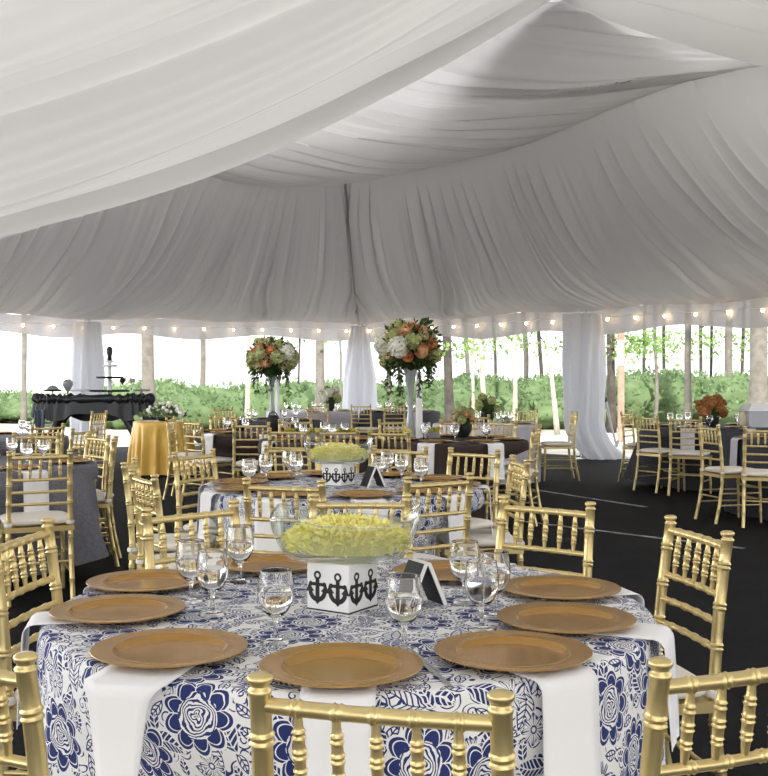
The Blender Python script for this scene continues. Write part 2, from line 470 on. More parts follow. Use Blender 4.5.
G1 = 'gold chairs around the nearest floral table'
G2 = 'gold chairs around the second floral table'
G3 = 'gold chairs around the grey table'
G4 = 'gold chairs at the tables in the middle distance'
G5 = 'gold chairs at the dark tables on the right'
G6 = 'gold chairs at the far tables by the tent edge'
for a in [
    (-.010, 1.449, .247, .97, 'gold spindle-back chair seen from behind at the bottom centre, nearest to the camera', G1),
    (.572, 1.640, -.397, .918, 'gold chair cut off by the bottom right corner, white cushion showing through its back', G1),
    (-.697, 1.690, .5, .866, 'gold chair at the bottom left corner, only one rounded post and rail in view', G1),
    (-1.035, 3.0, .99, -.11, 'gold chair at the left edge turned sideways to the nearest floral table', G1),
    (.917, 3.07, -.98, -.19, 'gold chair standing alone at the right of the nearest floral table before black floor', G1),
    (.57, 3.70, -.6, -.8, 'gold chair behind the three right-hand chargers, facing the nearest floral table', G1),
    (-.086, 3.86, 0, -1, 'gold chair directly behind the glass bowl of yellow petals on the nearest table', G1),
    (-.65, 3.55, .69, -.73, 'gold chair behind the water goblets at the back left of the nearest table', G1),
    (-1.33, 5.5, 1, .07, 'tall edge-on gold chair post right of the grey tablecloth, facing the second floral table', G2),
    (-1.10, 4.80, .87, .49, 'gold chair seen edge-on left of the second floral table, spindles bunched together', G2),
    (-.425, 4.45, .3, .95, 'gold chair at the near left of the second floral table, back towards camera', G2),
    (.245, 4.64, -.55, .83, 'gold chair at the near right of the second floral table, dark print showing through', G2),
    (.737, 5.7, -.99, -.10, 'narrow edge-on gold chair right of the second floral table', G2),
    (-1.13, 6.25, .87, -.5, 'gold chair in front of the black gap below the gold tablecloth', G2),
    (-.60, 6.85, .35, -.93, 'gold chair behind the left goblets of the second floral table', G2),
    (.10, 6.68, -.3, -.95, 'gold chair behind the right goblets of the second floral table', G2),
    (.55, 6.42, -.62, -.78, 'gold chair before the brown tablecloth at the back right of the second floral table', G2),
    (-2.05, 6.26, -.42, .91, 'gold chair in front of the grey tablecloth, white napkin showing through its back', G3),
    (-1.97, 7.68, -.96, -.20, 'gold chair with round white cushion tucked against the right side of grey cloth', G3),
    (-2.22, 8.15, -.75, -.66, 'edge-on gold chair behind the right corner of the grey tablecloth', G3),
    (-2.80, 8.45, .05, -1, 'gold chair on the far side of the grey table facing the camera', G3),
    (-2.62, 9.2, -.93, .35, 'gold chair under the black dessert display, right of the grey-cloth table', 'gold chairs at the far left table'),
    (-3.2, 10.0, -.8, .6, 'gold chair left of the white pole drape beside the far left table', 'gold chairs at the far left table'),
    (-3.85, 14.2, -.95, .3, 'gold chair beneath the right end of the black dessert display', 'gold chairs at the far left table'),
    (-2.42, 11.9, 1, -.05, 'gold ladder-back chair touching the right side of the gold-clothed table', G4),
    (-2.02, 11.05, .75, .66, 'gold chair second to the right of the gold-clothed table', G4),
    (-1.95, 12.72, .6, -.8, 'gold chair on the far left side of the napkin-draped table under the left bouquet', G4),
    (-1.32, 10.45, .0, 1, 'gold chair in front of the black handbag with a napkin behind it', G4),
    (-.83, 9.15, .15, .99, 'gold chair left of the yellow flowers in the middle distance, back to camera', G4),
    (-.40, 9.05, -.15, .99, 'gold chair just above the second table centrepiece, back to camera', G4),
    (.04, 8.9, .3, .95, 'gold chair between the two brown-cloth tables, back to camera', G4),
    (1.42, 9.75, -.9, .3, 'gold chair at the right end of the brown-cloth table', G4),
    (1.24, 10.95, -.7, -.7, 'yellowish gold chair behind the right end of the brown-cloth table', G4),
    (.78, 11.15, -.1, -1, 'yellowish gold chair behind the middle of the brown-cloth table', G4),
    (.10, 11.2, .5, -.85, 'gold chair behind the left end of the brown-cloth table under the right bouquet', G4),
    (-.95, 11.25, .3, -.95, 'gold chair behind the left yellow flower box in the middle distance', G4),
    (2.08, 15.3, -.6, -.8, 'gold chair left of the white right-hand pole drape, farther of the two', G6),
    (2.55, 14.05, -1, -.02, 'edge-on gold chair standing right against the white right-hand pole drape', G6),
    (1.10, 12.75, .15, .99, 'gold chair in front of the far table with the dark foliage bowl', G6),
    (-2.45, 16.0, .75, -.65, 'gold chair at the far left of the table carrying the left bouquet', G6),
    (-1.16, 18.5, -.1, 1, 'gold chair before the far lilac table left of the corner pole drape', G6),
    (-.40, 18.1, .3, .95, 'gold chair in front of the foot of the corner pole drape', G6),
    (.18, 18.3, .05, 1, 'gold chair before the far charcoal table right of the corner pole drape', G6),
    (3.14, 12.55, .85, .5, 'dark-looking gold chair at the left end of the right-hand charcoal table', G5),
    (3.46, 12.05, .5, .87, 'dark-looking gold chair second from the left at the right-hand charcoal table', G5),
    (3.22, 13.95, .8, -.55, 'thin gold chair on the far left side of the right-hand charcoal table', G5),
    (3.06, 9.9, .97, .22, 'gold chair near the right edge seen from its side, white cushion to the right', G5),
    (3.42, 9.42, .35, .93, 'gold chair cut by the right edge, its back to the camera', G5),
]:
    chair(*a)

# ------------------------------------------------------------------ draped tables
def drape_cloth(name, c, R, zt, zb, material, label, group=None, n_rip=22, amp=.03, flare=.05, dents=True, nu=192, nv=26, seed=0, cat='tablecloth', corner=None):
    cx, cy = c
    rmin = [9.] * nu
    if dents:
        for k in range(nu):
            a = 2 * pi * k / nu
            for ox, oy, rz in CHAIRS:
                if hypot(ox - cx, oy - cy) > R + .7: continue
                r = .25
                while r < R + .2:
                    px, py = cx + r * cos(a) - ox, cy + r * sin(a) - oy
                    lx = px * cos(-rz) - py * sin(-rz); ly = px * sin(-rz) + py * cos(-rz)
                    if abs(lx) < .24 and -.30 < ly < .245:
                        rmin[k] = min(rmin[k], r); break
                    r += .01
        sm = []
        for k in range(nu):
            sm.append(min(rmin[(k + d) % nu] + .012 * abs(d) for d in range(-9, 10)))
        rmin = sm
    m = MB(); m.uv = []
    rings = [(R * q, 0.) for q in (0.02, .2, .4, .6, .8, .93)]
    fil = .022
    rows = []
    for r, _ in rings: rows.append(('top', r, zt))
    for k in range(5):
        a = pi / 2 * k / 4
        rows.append(('edge', R - fil + fil * sin(a), zt - fil + fil * cos(a)))
    H = zt - fil - zb
    for j in range(1, nv + 1):
        rows.append(('drop', j / nv, zt - fil - H * j / nv))
    vs = []
    for kind, a0, z in rows:
        for k in range(nu):
            a = 2 * pi * k / nu
            if kind == 'drop':
                f = a0
                zz = z
                ph = n_rip * a + 1.6 * noise.noise(Vector((cos(a) * 2.1, sin(a) * 2.1, seed)))  * 2
                rip = amp * min(f * 1.6, 1) * (sin(ph) * .7 + .5 * noise.noise(Vector((cos(a) * 6, sin(a) * 6, seed + f * .6))))
                r = R + flare * f + rip + .004
                lim = rmin[k] - .012
                if lim < r:
                    w = min(max((.66 - z) / .13, 0), 1)
                    r = r * (1 - w) + max(lim, .24) * w
                if corner:
                    da = (a - corner[0] + pi) % (2 * pi) - pi
                    g = math.exp(-(da / corner[1]) ** 2)
                    r = r * (1 - g) + (R + (flare + corner[2]) * f + rip * .6) * g; zz = z + .10 * g * f
                arc = R + (zt - z)
            else:
                zz = z
                r = a0; arc = a0 if kind == 'top' else R - fil + fil * 1.57 * ((a0 - R + fil) / fil)
            vs.append((cx + r * cos(a), cy + r * sin(a), zz))
            m.uv.append((arc * cos(a) + 5 + seed * 1.7, arc * sin(a) + 5))
    fs = []
    for j in range(len(rows) - 1):
        for k in range(nu):
            k2 = (k + 1) % nu
            fs.append((j * nu + k, (j + 1) * nu + k, (j + 1) * nu + k2, j * nu + k2))
    fs.append(tuple(range(nu)))
    m.add(vs, fs)
    o = m.build(name, material, angle=None)
    return tag(o, label, cat, group)

T1 = (-.085, 2.70); T2 = (-.22, 5.78); T5 = (-2.80, 7.22)
ZT = .755
drape_cloth('tablecloth', T1, .765, ZT, .012, FLORAL, 'blue and white floral cloth on the nearest round table', 'floral tablecloths', seed=1, amp=.018, flare=.018)
drape_cloth('tablecloth', T2, .765, ZT, .012, FLORAL, 'blue and white floral cloth on the second round table behind the first', 'floral tablecloths', seed=2, amp=.022)
drape_cloth('tablecloth', T5, .80, ZT, .08, GREYC, 'floor-length grey cloth with a flaring corner on the left table', seed=3, amp=.04, flare=.07, n_rip=13, corner=(-.34, .24, .17))
TM1 = (-1.38, 11.8); TM2 = (-.62, 10.25); T3 = (.70, 10.2); TM3 = (-1.63, 15.2); TM4 = (.30, 19.6); TM5 = (-1.35, 19.7); TM6 = (1.35, 14.0)
T4 = (4.05, 13.2); T4B = (4.30, 10.45); T10 = (-4.05, 10.7); T6 = (-3.15, 14.9)
drape_cloth('tablecloth', TM1, .74, ZT, .01, BROWNC, 'dark brown cloth on the table with white napkins right of the gold-clothed table', 'dark cloths', seed=4, nu=96, nv=12)
drape_cloth('tablecloth', TM2, .60, ZT, .01, BROWNC, 'dark brown cloth on the small table with the yellow flower boxes', 'dark cloths', seed=5, nu=96, nv=12)
drape_cloth('tablecloth', T3, .70, ZT, .01, BROWNC, 'dark brown cloth with two hanging napkins on the table right of centre', 'dark cloths', seed=6, nu=96, nv=12, amp=.015)
drape_cloth('tablecloth', TM3, .72, ZT, .01, DARKC, 'charcoal cloth on the table carrying the left tall bouquet', 'dark cloths', seed=7, nu=96, nv=12)
drape_cloth('tablecloth', TM4, .75, ZT, .01, DARKC, 'charcoal cloth on the far table right of the corner pole drape', 'dark cloths', seed=8, nu=96, nv=12)
drape_cloth('tablecloth', TM5, .85, ZT, .01, LILAC, 'pale lilac cloth on the far table left of the corner pole drape', 'pale cloths', seed=9, nu=96, nv=12)
drape_cloth('tablecloth', TM6, .70, ZT, .01, LILAC, 'pale lilac cloth on the far table with the dark foliage bowl', 'pale cloths', seed=10, nu=96, nv=12)
drape_cloth('tablecloth', T4, .80, ZT, .01, DARKC, 'charcoal cloth flaring to the floor on the right-hand table', 'dark cloths', seed=11, nu=128, nv=12, flare=.08, amp=.03, corner=(pi, .35, .16))
drape_cloth('tablecloth', T4B, .80, ZT, .01, NAVYC, 'navy black cloth on the table cut by the right edge', 'dark cloths', seed=12, nu=128, nv=12)
drape_cloth('tablecloth', T10, .80, ZT, .01, GREYC, 'grey cloth on the far left table cut by the picture edge', seed=13, nu=96, nv=12)
drape_cloth('tablecloth', T6, .40, ZT, .02, GOLDC, 'shiny gold cloth falling in soft folds on the small round table at left', seed=14, nu=220, nv=24, n_rip=15, amp=.055, flare=.045, dents=False)

# ------------------------------------------------------------------ napkins, chargers, goblets
def napkin_mesh(hang=.30, w=.13, inner=.10, outer=.20, taper=.25):
    """strip lying along -Y from under the plate, over the edge at y=-outer, then down"""
    m = MB()
    path = [(inner - .02 * 0, 0)]
    pts = []
    n = 8
    for i in range(n + 1): pts.append((inner - (inner + outer - .026) * i / n, 0.))
    for k in range(1, 5):
        a = pi / 2 * k / 4
        pts.append((-(outer - .026) - .026 * sin(a), -.026 + .026 * cos(a)))
    for i in range(1, 11):
        pts.append((-outer - .012 * i / 10, -.026 - hang * i / 10))
    L = len(pts)
    th = .0022
    vs = []
    for lay in (0, 1):
        for i, (y, z) in enumerate(pts):
            # local normal
            a = pts[max(i - 1, 0)]; b = pts[min(i + 1, L - 1)]
            dy, dz = b[0] - a[0], b[1] - a[1]; l = hypot(dy, dz)
            ny, nz_ = dz / l, -dy / l
            f = max(0, (i - n) / (L - 1 - n))
            ww = w * (1 - taper * f)
            for k in range(7):
                x = -ww / 2 + ww * k / 6
                wv = .004 * f * sin(k * 1.3 + i * .2)
                off = th * (1 - lay) + abs(wv)
                vs.append((x, y + ny * off, z + nz_ * off + .0005))
    fs = []
    def idx(lay, i, k): return lay * L * 7 + i * 7 + k
    for i in range(L - 1):
        for k in range(6):
            fs.append((idx(0, i, k), idx(0, i, k + 1), idx(0, i + 1, k + 1), idx(0, i + 1, k)))
            fs.append((idx(1, i, k), idx(1, i + 1, k), idx(1, i + 1, k + 1), idx(1, i, k + 1)))
        fs.append((idx(0, i, 0), idx(0, i + 1, 0), idx(1, i + 1, 0), idx(1, i, 0)))
        fs.append((idx(0, i, 6), idx(1, i, 6), idx(1, i + 1, 6), idx(0, i + 1, 6)))
    for i in (0, L - 1):
        for k in range(6):
            fs.append((idx(0, i, k), idx(1, i, k), idx(1, i, k + 1), idx(0, i, k + 1)))
    m.add(vs, fs)
    return m

def napkin(c, tc, R, label, group, material=NAPKIN, hang=.30, w=.13, taper=.25, turn=0.):
    d = Vector((c[0] - tc[0], c[1] - tc[1])); dist = d.length
    rz = atan2(d.x, -d.y) + turn
    e = Vector((sin(rz), -cos(rz))); k = d.dot(e)
    outer = -k + sqrt(max(0, k * k - dist * dist + R * R)) + .012 + .10 * abs(turn)
    o = napkin_mesh(hang, w, .08, outer, taper).build('napkin', material, angle=None)
    o.location = (c[0], c[1], ZT + .0006); o.rotation_euler = (0, 0, rz)
    return tag(o, label, 'napkin', group)

charger_prof = [(.001, .0030), (.094, .0032), (.103, .0044), (.110, .0075), (.115, .0115), (.1175, .0142), (.120, .0150), (.1225, .0143), (.126, .0136), (.140, .0148), (.158, .0172), (.1625, .0172), (.1632, .0160), (.1615, .0140), (.140, .0095), (.118, .0045), (.105, .0), (.001, .0)]
charger_me = MB().lathe(charger_prof, 64).build('charger_plate', CHARGER, angle=35)
charger_first = [charger_me]
def charger(x, y, label, group, z=ZT + .0032, s=1.):
    if charger_first:
        o = charger_first.pop()
    else:
        o = charger_me.copy(); C.objects.link(o)
    o.location = (x, y, z); o.scale = (s, s, 1)
    return tag(o, label, 'charger plate', group)

def make_goblet():
    t = thing('water_goblet')
    outer = [(.0345, 0), (.0345, .002), (.02, .005), (.008, .009), (.0055, .016), (.005, .040), (.0065, .052), (.016, .058), (.029, .070), (.0375, .088), (.0405, .106), (.0395, .125), (.0365, .145), (.0349, .1575), (.0346, .1592), (.0341, .160)]
    inner = [(.0335, .160), (.0331, .1592), (.0332, .1575), (.0350, .145), (.0380, .125), (.0390, .106), (.0360, .089), (.0275, .0725), (.014, .0610), (.0005, .0585)]
    MB().lathe(outer + inner, 28).build('goblet_glass', GLASS, t, angle=None)
    wt = [(.0005, .0590), (.014, .0615), (.0272, .0730), (.0357, .0893), (.0386, .106), (.0382, .116), (.0005, .116)]
    MB().lathe(wt, 24).build('water', WATER, t, angle=35)
    return t
gob_proto = make_goblet(); gob_used = [False]
def goblet(x, y, label, group, z=ZT + .0005):
    if not gob_used[0]:
        gob_used[0] = True; o = gob_proto; o.location = (x, y, z)
    else:
        o = dup(gob_proto, (x, y, z), random.uniform(0, 6))
    return tag(o, label, 'goblet', group)

GC = 'gold chargers on the nearest table'; GN = 'white napkins on the nearest table'; GG = 'goblets on the nearest table'
ch1 = [(-.085, 2.074, 'at the front centre of the nearest table, right behind the nearest chair'),
       (.268, 2.181, 'just right of the front centre one on the nearest table'),
       (-.450, 2.206, 'just left of the front centre one on the nearest table'),
       (.431, 2.484, 'at the right edge of the nearest table between two other chargers'),
       (-.654, 2.581, 'at the far left edge of the nearest table'),
       (.478, 2.848, 'at the back right of the nearest table before the facing chair'),
       (-.668, 2.945, 'at the back left of the nearest table beside the paired goblets'),
       (.190, 3.10, 'half hidden behind the goblet cluster right of the anchor box'),
       (-.35, 3.225, 'half hidden behind the tall goblet at the back left')]
for i, (x, y, w_) in enumerate(ch1):
    charger(x, y, 'gold charger plate ' + w_, GC)
    if True:
        napkin((x, y), T1, .765 + .02, ['white napkin hanging under the front centre charger behind the nearest chair',
            'long white napkin hanging under the charger right of front centre',
            'tapering white napkin hanging under the charger left of front centre',
            'white napkin spilling over the right edge of the nearest table',
            'white napkin hanging down the far left edge of the nearest table',
            'white napkin under the back right charger of the nearest table',
            'white napkin under the back left charger of the nearest table',
            'white napkin under the charger behind the glass bowl',
            'white napkin under the charger behind the left goblet'][i], GN, taper=(.05, .02, .95, .1, .1, .2, .2, .2, .2)[i], hang=.42 if i < 3 else .22, w=(.14, .15, .17, .15, .14, .14, .14, .14, .14)[i], turn=(0, 0, .42, 0, 0, 0, 0, 0, 0)[i])
for x, y, l in [(-.505, 2.745, 'rear of the overlapping pair of goblets at the left of the nearest table'),
                (-.414, 3.015, 'water goblet standing tall before the back left charger of the nearest table'),
                (-.424, 2.59, 'front of the overlapping pair of goblets at the left of the nearest table'),
                (-.24, 2.32, 'water goblet left of the anchor box, behind the front centre charger'),
                (.043, 2.25, 'water goblet in front of the anchor box on its right side'),
                (.21, 2.73, 'rearmost goblet of the cluster right of the anchor box'),
                (.227, 2.434, 'foremost goblet of the cluster right of the anchor box'),
                (.270, 2.57, 'right goblet of the cluster of three beside the right chargers'),
                (.02, 3.12, 'goblet seen through the glass bowl on the nearest table')]:
    goblet(x, y, l, GG)
# second table
for k in range(10):
    a = 2 * pi * k / 10 + .2
    x, y = T2[0] + .59 * sin(a), T2[1] - .59 * cos(a)
    charger(x, y, 'gold charger plate on the second floral table, ' + ['front right of centre', 'right front', 'far right side', 'back right', 'back right of centre', 'back left of centre', 'back left', 'far left side', 'left front', 'front left of centre'][k], 'gold chargers on the second table', z=ZT + .0032, s=.98)
    if k in (0, 1, 2, 7, 8, 9):
        napkin((x, y), T2, .785, 'white napkin hanging from the second floral table, ' + {0: 'front right of centre', 1: 'right front between chairs', 2: 'right side', 7: 'far left side', 8: 'left front', 9: 'front left of centre'}[k], 'white napkins on the second table', hang=.235, w=.16, taper=.0)
for x, y, l in [(-.67, 5.95, 'left goblet'), (-.50, 5.98, 'second goblet from the left'), (-.56, 6.22, 'rear left goblet'),
                (-.03, 5.85, 'goblet right of the box'), (.10, 5.98, 'rightmost goblet'), (.02, 6.2, 'rear right goblet'), (-.72, 5.6, 'front left goblet'), (.2, 5.65, 'front right goblet')]:
    goblet(x, y, 'small clear water goblet on the second floral table, ' + l, 'goblets on the second table')

# ------------------------------------------------------------------ centrepiece: box, boat bowl, petals, tent card
def anchor(m, fr, cx, cz, s):
    """anchor drawn in the face frame fr (origin, right, up, out), thin relief"""
    o, rgt, up, out = fr
    def pt(x, z, d): return o + rgt * (cx + x * s) + up * (cz + z * s) + out * d
    def poly(pts2, d=.0009):
        n = len(pts2)
        vs = [pt(x, z, .0001) for x, z in pts2] + [pt(x, z, d) for x, z in pts2]
        fs = [tuple(range(n, 2 * n))] + [(i, (i + 1) % n, n + (i + 1) % n, n + i) for i in range(n)]
        m.add(vs, fs)
    def annulus(x0, z0, r1, r2, a0, a1, n=18):
        for i in range(n):
            p, q = a0 + (a1 - a0) * i / n, a0 + (a1 - a0) * (i + 1) / n
            poly([(x0 + r1 * cos(p), z0 + r1 * sin(p)), (x0 + r2 * cos(p), z0 + r2 * sin(p)), (x0 + r2 * cos(q), z0 + r2 * sin(q)), (x0 + r1 * cos(q), z0 + r1 * sin(q))])
    annulus(0, .88, .075, .15, 0, 2 * pi)
    poly([(-.075, .75), (-.085, 0), (.085, 0), (.075, .75)])
    poly([(-.28, .63), (-.28, .52), (.28, .52), (.28, .63)])
    for sx in (-1, 1):
        poly([(sx * .28 + .085 * cos(a), .575 + .085 * sin(a)) for a in [2 * pi * k / 10 for k in range(10)]])
    annulus(0, .36, .22, .38, pi + .1, 2 * pi - .1)
    poly([(-.12, .02), (0, -.10), (.12, .02)])
    for sx in (-1, 1):
        poly([(sx * .47, .30), (sx * .36, .58), (sx * .14, .34)])

def anchor_box(loc, rz, label, group):
    t = thing('anchor_box', loc, rz, label, 'box', group)
    w, h = .128, .125
    m = MB().box((0, 0, h / 2), (w, w, h))
    b = m.build('box_body', WHITEM, t, smooth=False)
    bv = b.modifiers.new('b', 'BEVEL'); bv.width = .002; bv.segments = 2
    a = MB()
    for k in range(4):
        ang = k * pi / 2
        out = Vector((sin(ang), -cos(ang), 0)); rgt = Vector((cos(ang), sin(ang), 0))
        fr = (out * (w / 2), rgt, Vector((0, 0, 1)), out)
        for cx in (-.031, .031):
            anchor(a, fr, cx, .027, .074)
    a.build('anchor_print', BLACKM, t, smooth=False)
    e = MB()
    for sx in (-1, 1):
        e.box((0, sx * (w / 2 + .0004), .006), (w, .0012, .004)); e.box((sx * (w / 2 + .0004), 0, .006), (.0012, w, .004))
    e.build('base_line', BLACKM, t, smooth=False)
    return t

def boat_bowl(loc, rz, label, group, sc=1.):
    t = thing('glass_bowl', loc, rz, label, 'bowl', group)
    m = MB()
    def rim_h(a):
        return .112 + .014 * cos(2 * a) + .009 * sin(3 * a + 1) + .006 * sin(5 * a)
    def surf(u, f, off):
        a = 2 * pi * u
        e = .55
        ca, sa = cos(a), sin(a)
        X = math.copysign(abs(ca) ** e, ca); Y = math.copysign(abs(sa) ** e, sa)
        h = rim_h(a)
        z = h * f ** 1.15
        k = .66 + .30 * (min(f * 1.25, 1.)) ** .5
        k += .05 * f
        return Vector((X * (.188 * k - off), Y * (.125 * k - off), z + (.006 if off else 0) * (1 - f)))
    nu, nv = 56, 12
    prof = []
    vs = []
    for j in range(nv + 1):
        for i in range(nu): vs.append(surf(i / nu, j / nv, 0))
    for j in range(nv, -1, -1):
        for i in range(nu): vs.append(surf(i / nu, j / nv, .004))
    R = 2 * (nv + 1)
    fs = [(j * nu + i, j * nu + (i + 1) % nu, (j + 1) * nu + (i + 1) % nu, (j + 1) * nu + i) for j in range(R - 1) for i in range(nu)]
    fs.append(tuple(reversed(range(nu)))); fs.append(tuple(range((R - 1) * nu, R * nu)))
    m.add(vs, fs)
    m.build('bowl_body', THIN, t, angle=None)
    r = MB(); r.tube([surf(i / nu, 1, .002) for i in range(nu + 1)], .0026, 6)
    r.build('bowl_rim', THIN, t)
    return t

def petal_heap(loc, rz, label, group, n=2200, sc=1.):
    """loose heap of thin curled yellow petals filling the bowl"""
    m = MB(); rnd = random.Random(5)
    def base(u, v):
        a = 2 * pi * u; r = v
        x, y = .158 * r * cos(a), .098 * r * sin(a)
        return (x, y, .048 + .050 * (1 - r ** 2.2) + .008 * noise.noise(Vector((x * 30, y * 30, 0))))
    m.grid(lambda u, v: tuple(c * q for c, q in zip(base(u, v), (.86, .86, .93))), 40, 10, True)
    m.grid(lambda u, v: (.136 * (1 - .2 * v) * cos(2 * pi * u), .084 * (1 - .2 * v) * sin(2 * pi * u), .045 - .030 * v), 40, 4, True)
    for i in range(n):
        a = rnd.uniform(0, 2 * pi); r = sqrt(rnd.random()) * .93
        x, y, z = base(a / (2 * pi), r)
        if i % 4 == 0: z = rnd.uniform(.022, .055); x, y = .142 * cos(a), .088 * sin(a)
        d = Vector((cos(a) * r + rnd.uniform(-.8, .8), sin(a) * r + rnd.uniform(-.8, .8), rnd.uniform(.15, 1.2))).normalized()
        L = rnd.uniform(.016, .036); w = rnd.uniform(.0022, .005)
        s = d.cross(Vector((rnd.uniform(-1, 1), rnd.uniform(-1, 1), rnd.uniform(-1, 1)))).normalized() * w
        p0 = Vector((x, y, z - .004)); p1 = p0 + d * L * .55; p2 = p0 + d * L + Vector((0, 0, -L * .25))
        m.add([p0 - s * .5, p0 + s * .5, p1 + s, p1 - s, p2], [(0, 1, 2, 3), (3, 2, 4)])
    o = m.build('yellow_petals', YELLOW, angle=None)
    o.location = loc; o.rotation_euler = (0, 0, rz)
    return tag(o, label, 'flowers', group, 'stuff')

def tent_card(loc, rz, label, group):
    t = thing('tent_card', loc, rz, label, 'table card', group)
    for sx in (-1, 1):
        R_ = Matrix.Rotation(sx * radians(-24), 3, 'Y')
        h, d, th = .120, .085, .010
        c = Vector((sx * .029, 0, .0570))
        p = MB().box(c, (th, d, h), R_).build('card_panel', WHITEM, t, smooth=False)
        k = MB().box(c + R_ @ Vector((sx * (-th / 2 - .0006), 0, 0)), (.001, d - .004, h - .004), R_).box(c + R_ @ Vector((sx * (th / 2 + .0006), 0, 0)), (.001, d - .004, h - .004), R_)
        k.build('black_face', BLACKM, p, smooth=False)  # inner black stands in for the card's shaded interior
    return t

cz = ZT + .0008
anchor_box((-.105, 2.655, cz), radians(-33), 'white box with black anchors under the nearest glass bowl', 'anchor boxes')
boat_bowl((-.095, 2.665, cz + .1265), radians(-4), 'clear boat-shaped glass bowl holding yellow petals on the nearest table', 'glass bowls')
petal_heap((-.095, 2.665, cz + .1265), radians(-4), 'heap of pale yellow petals in the nearest glass bowl', 'yellow petals')
tent_card((.092, 2.70, cz), radians(28), 'black and white tent card right of the nearest anchor box', 'tent cards')
anchor_box((-.25, 5.74, cz), radians(-33), 'white box with black anchors on the second floral table', 'anchor boxes')
boat_bowl((-.25, 5.75, cz + .1265), radians(3), 'clear glass bowl of yellow petals on the second floral table', 'glass bowls')
petal_heap((-.25, 5.75, cz + .1265), radians(3), 'heap of yellow petals in the bowl on the second floral table', 'yellow petals', 1200)
tent_card((-.06, 5.68, cz), radians(28), 'black tent card right of the anchor box on the second floral table', 'tent cards')

# cutlery glimpsed between the chargers
def cutlery(kind, loc, rz, label, m_=STEEL):
    t = MB()
    if kind == 'knife':
        t.box((0, -.055, .002), (.010, .10, .004)); t.box((0, .05, .0016), (.016, .11, .002))
    else:
        t.box((0, -.05, .002), (.008, .11, .003)); t.box((0, .03, .002), (.018, .05, .002))
        for k in range(4): t.box((-.0075 + .005 * k, .075, .002), (.0028, .05, .002))
    o = t.build('table_' + kind, m_, smooth=False)
    o.location = loc; o.rotation_euler = (0, 0, rz)
    return tag(o, label, kind, 'cutlery on the nearest table')
cutlery('knife', (.098, 2.075, ZT + .001), radians(14), 'steel knife right of the front centre charger')
cutlery('fork', (.075, 2.17, ZT + .001), radians(20), 'steel fork between the front centre and right chargers')
cutlery('fork', (-.52, 2.79, ZT + .001), radians(-65), 'steel fork behind the left chargers near the goblets')

# ------------------------------------------------------------------ far table settings
rs = random.Random(11)
def simple_setting(tc, R, n, where, ph, napk=(), nmat=LILAC, ngob=6):
    for k in range(n):
        a = 2 * pi * k / n + ph
        x, y = tc[0] + (R - .19) * sin(a), tc[1] - (R - .19) * cos(a)
        charger(x, y, 'small gold charger plate on the ' + where, 'chargers on the ' + where, s=.95)
        if k in napk:
            napkin((x, y), tc, R + .022, 'pale napkin hanging from the %s, %s' % (where, napk[k]), 'napkins on the ' + where, nmat, hang=.30, w=.17, taper=0)
    for k in range(ngob):
        a = 2 * pi * k / ngob + ph + .35
        x, y = tc[0] + (R - .36) * sin(a), tc[1] - (R - .36) * cos(a)
        goblet(x, y, 'tiny clear goblet on the ' + where, 'goblets on the ' + where)
simple_setting(T3, .70, 7, 'brown-cloth table right of centre', -.45, {0: 'left of its two', 1: 'right of its two'}, NAPKIN)
simple_setting(TM1, .74, 7, 'dark table right of the gold-clothed table', -.7, {0: 'left one', 1: 'right one'}, NAPKIN)
simple_setting(TM2, .60, 6, 'small dark table with yellow flower boxes', .2, {0: 'near side', 5: 'near left side'}, NAPKIN, 5)
simple_setting(TM3, .72, 6, 'charcoal table under the left bouquet', .3, {0: 'near side'}, LILAC, 5)
simple_setting(TM4, .75, 6, 'far charcoal table behind the right bouquet', .3, {0: 'near side'}, LILAC, 6)
simple_setting(TM6, .70, 6, 'far lilac table with the dark foliage bowl', .1, {}, LILAC, 7)
simple_setting(TM5, .85, 6, 'far lilac table left of the corner', .1, {}, LILAC, 7)
simple_setting(T4, .80, 7, 'right-hand charcoal table', -.55, {0: 'left one', 1: 'right one'}, LILAC, 7)
simple_setting(T4B, .80, 7, 'navy table cut by the right edge', -.6, {0: 'left side', 6: 'far left side'}, LILAC, 6)
simple_setting(T5, .80, 7, 'grey-cloth table at left', -.10, {1: 'near side', }, NAPKIN, 7)
simple_setting(T10, .80, 6, 'far left grey table', .12, {}, NAPKIN, 6)

# yellow flower boxes further back
def flower_box(x, y, label, w=.30):
    t = thing('flower_box', (x, y, ZT + .001), rs.uniform(-.2, .2), label, 'flowers', 'low yellow flower boxes')
    MB().box((0, 0, .03), (w, .12, .06)).build('trough', GREYP, t, smooth=False)
    m = MB(); r_ = random.Random(int(x * 100))
    for k in range(60):
        p = (r_.uniform(-w / 2, w / 2), r_.uniform(-.06, .06), .065 + r_.uniform(0, .03))
        m.ball(p, r_.uniform(.012, .022), 6, 4)
    o = m.build('yellow_blossom', mat('mustard_petals', (.42, .38, .05), .8), t); o['kind'] = 'stuff'
    return t
flower_box(-.78, 10.35, 'low box of mustard yellow flowers at left on the small dark table', .36)
flower_box(-.38, 10.38, 'low box of mustard yellow flowers at right on the small dark table', .24)
flower_box(.42, 10.55, 'low yellow flowers under the right bouquet on the brown-cloth table', .26)
def posy(x, y, z, label):
    t = thing('yellow_posy', (x, y, z), 0, label, 'flowers')
    MB().lathe([(.02, 0), (.028, .03), (.022, .05)], 12).build('pot', THIN, t)
    m = MB(); r_ = random.Random(3)
    for k in range(26):
        a, b = r_.uniform(0, 2 * pi), r_.uniform(-.4, 1.4)
        m.ball((.035 * cos(a) * cos(b), .035 * sin(a) * cos(b), .08 + .035 * sin(b)), .014, 6, 4)
    m.build('blossom', mat('lemon_petals', (.62, .56, .08), .8), t)
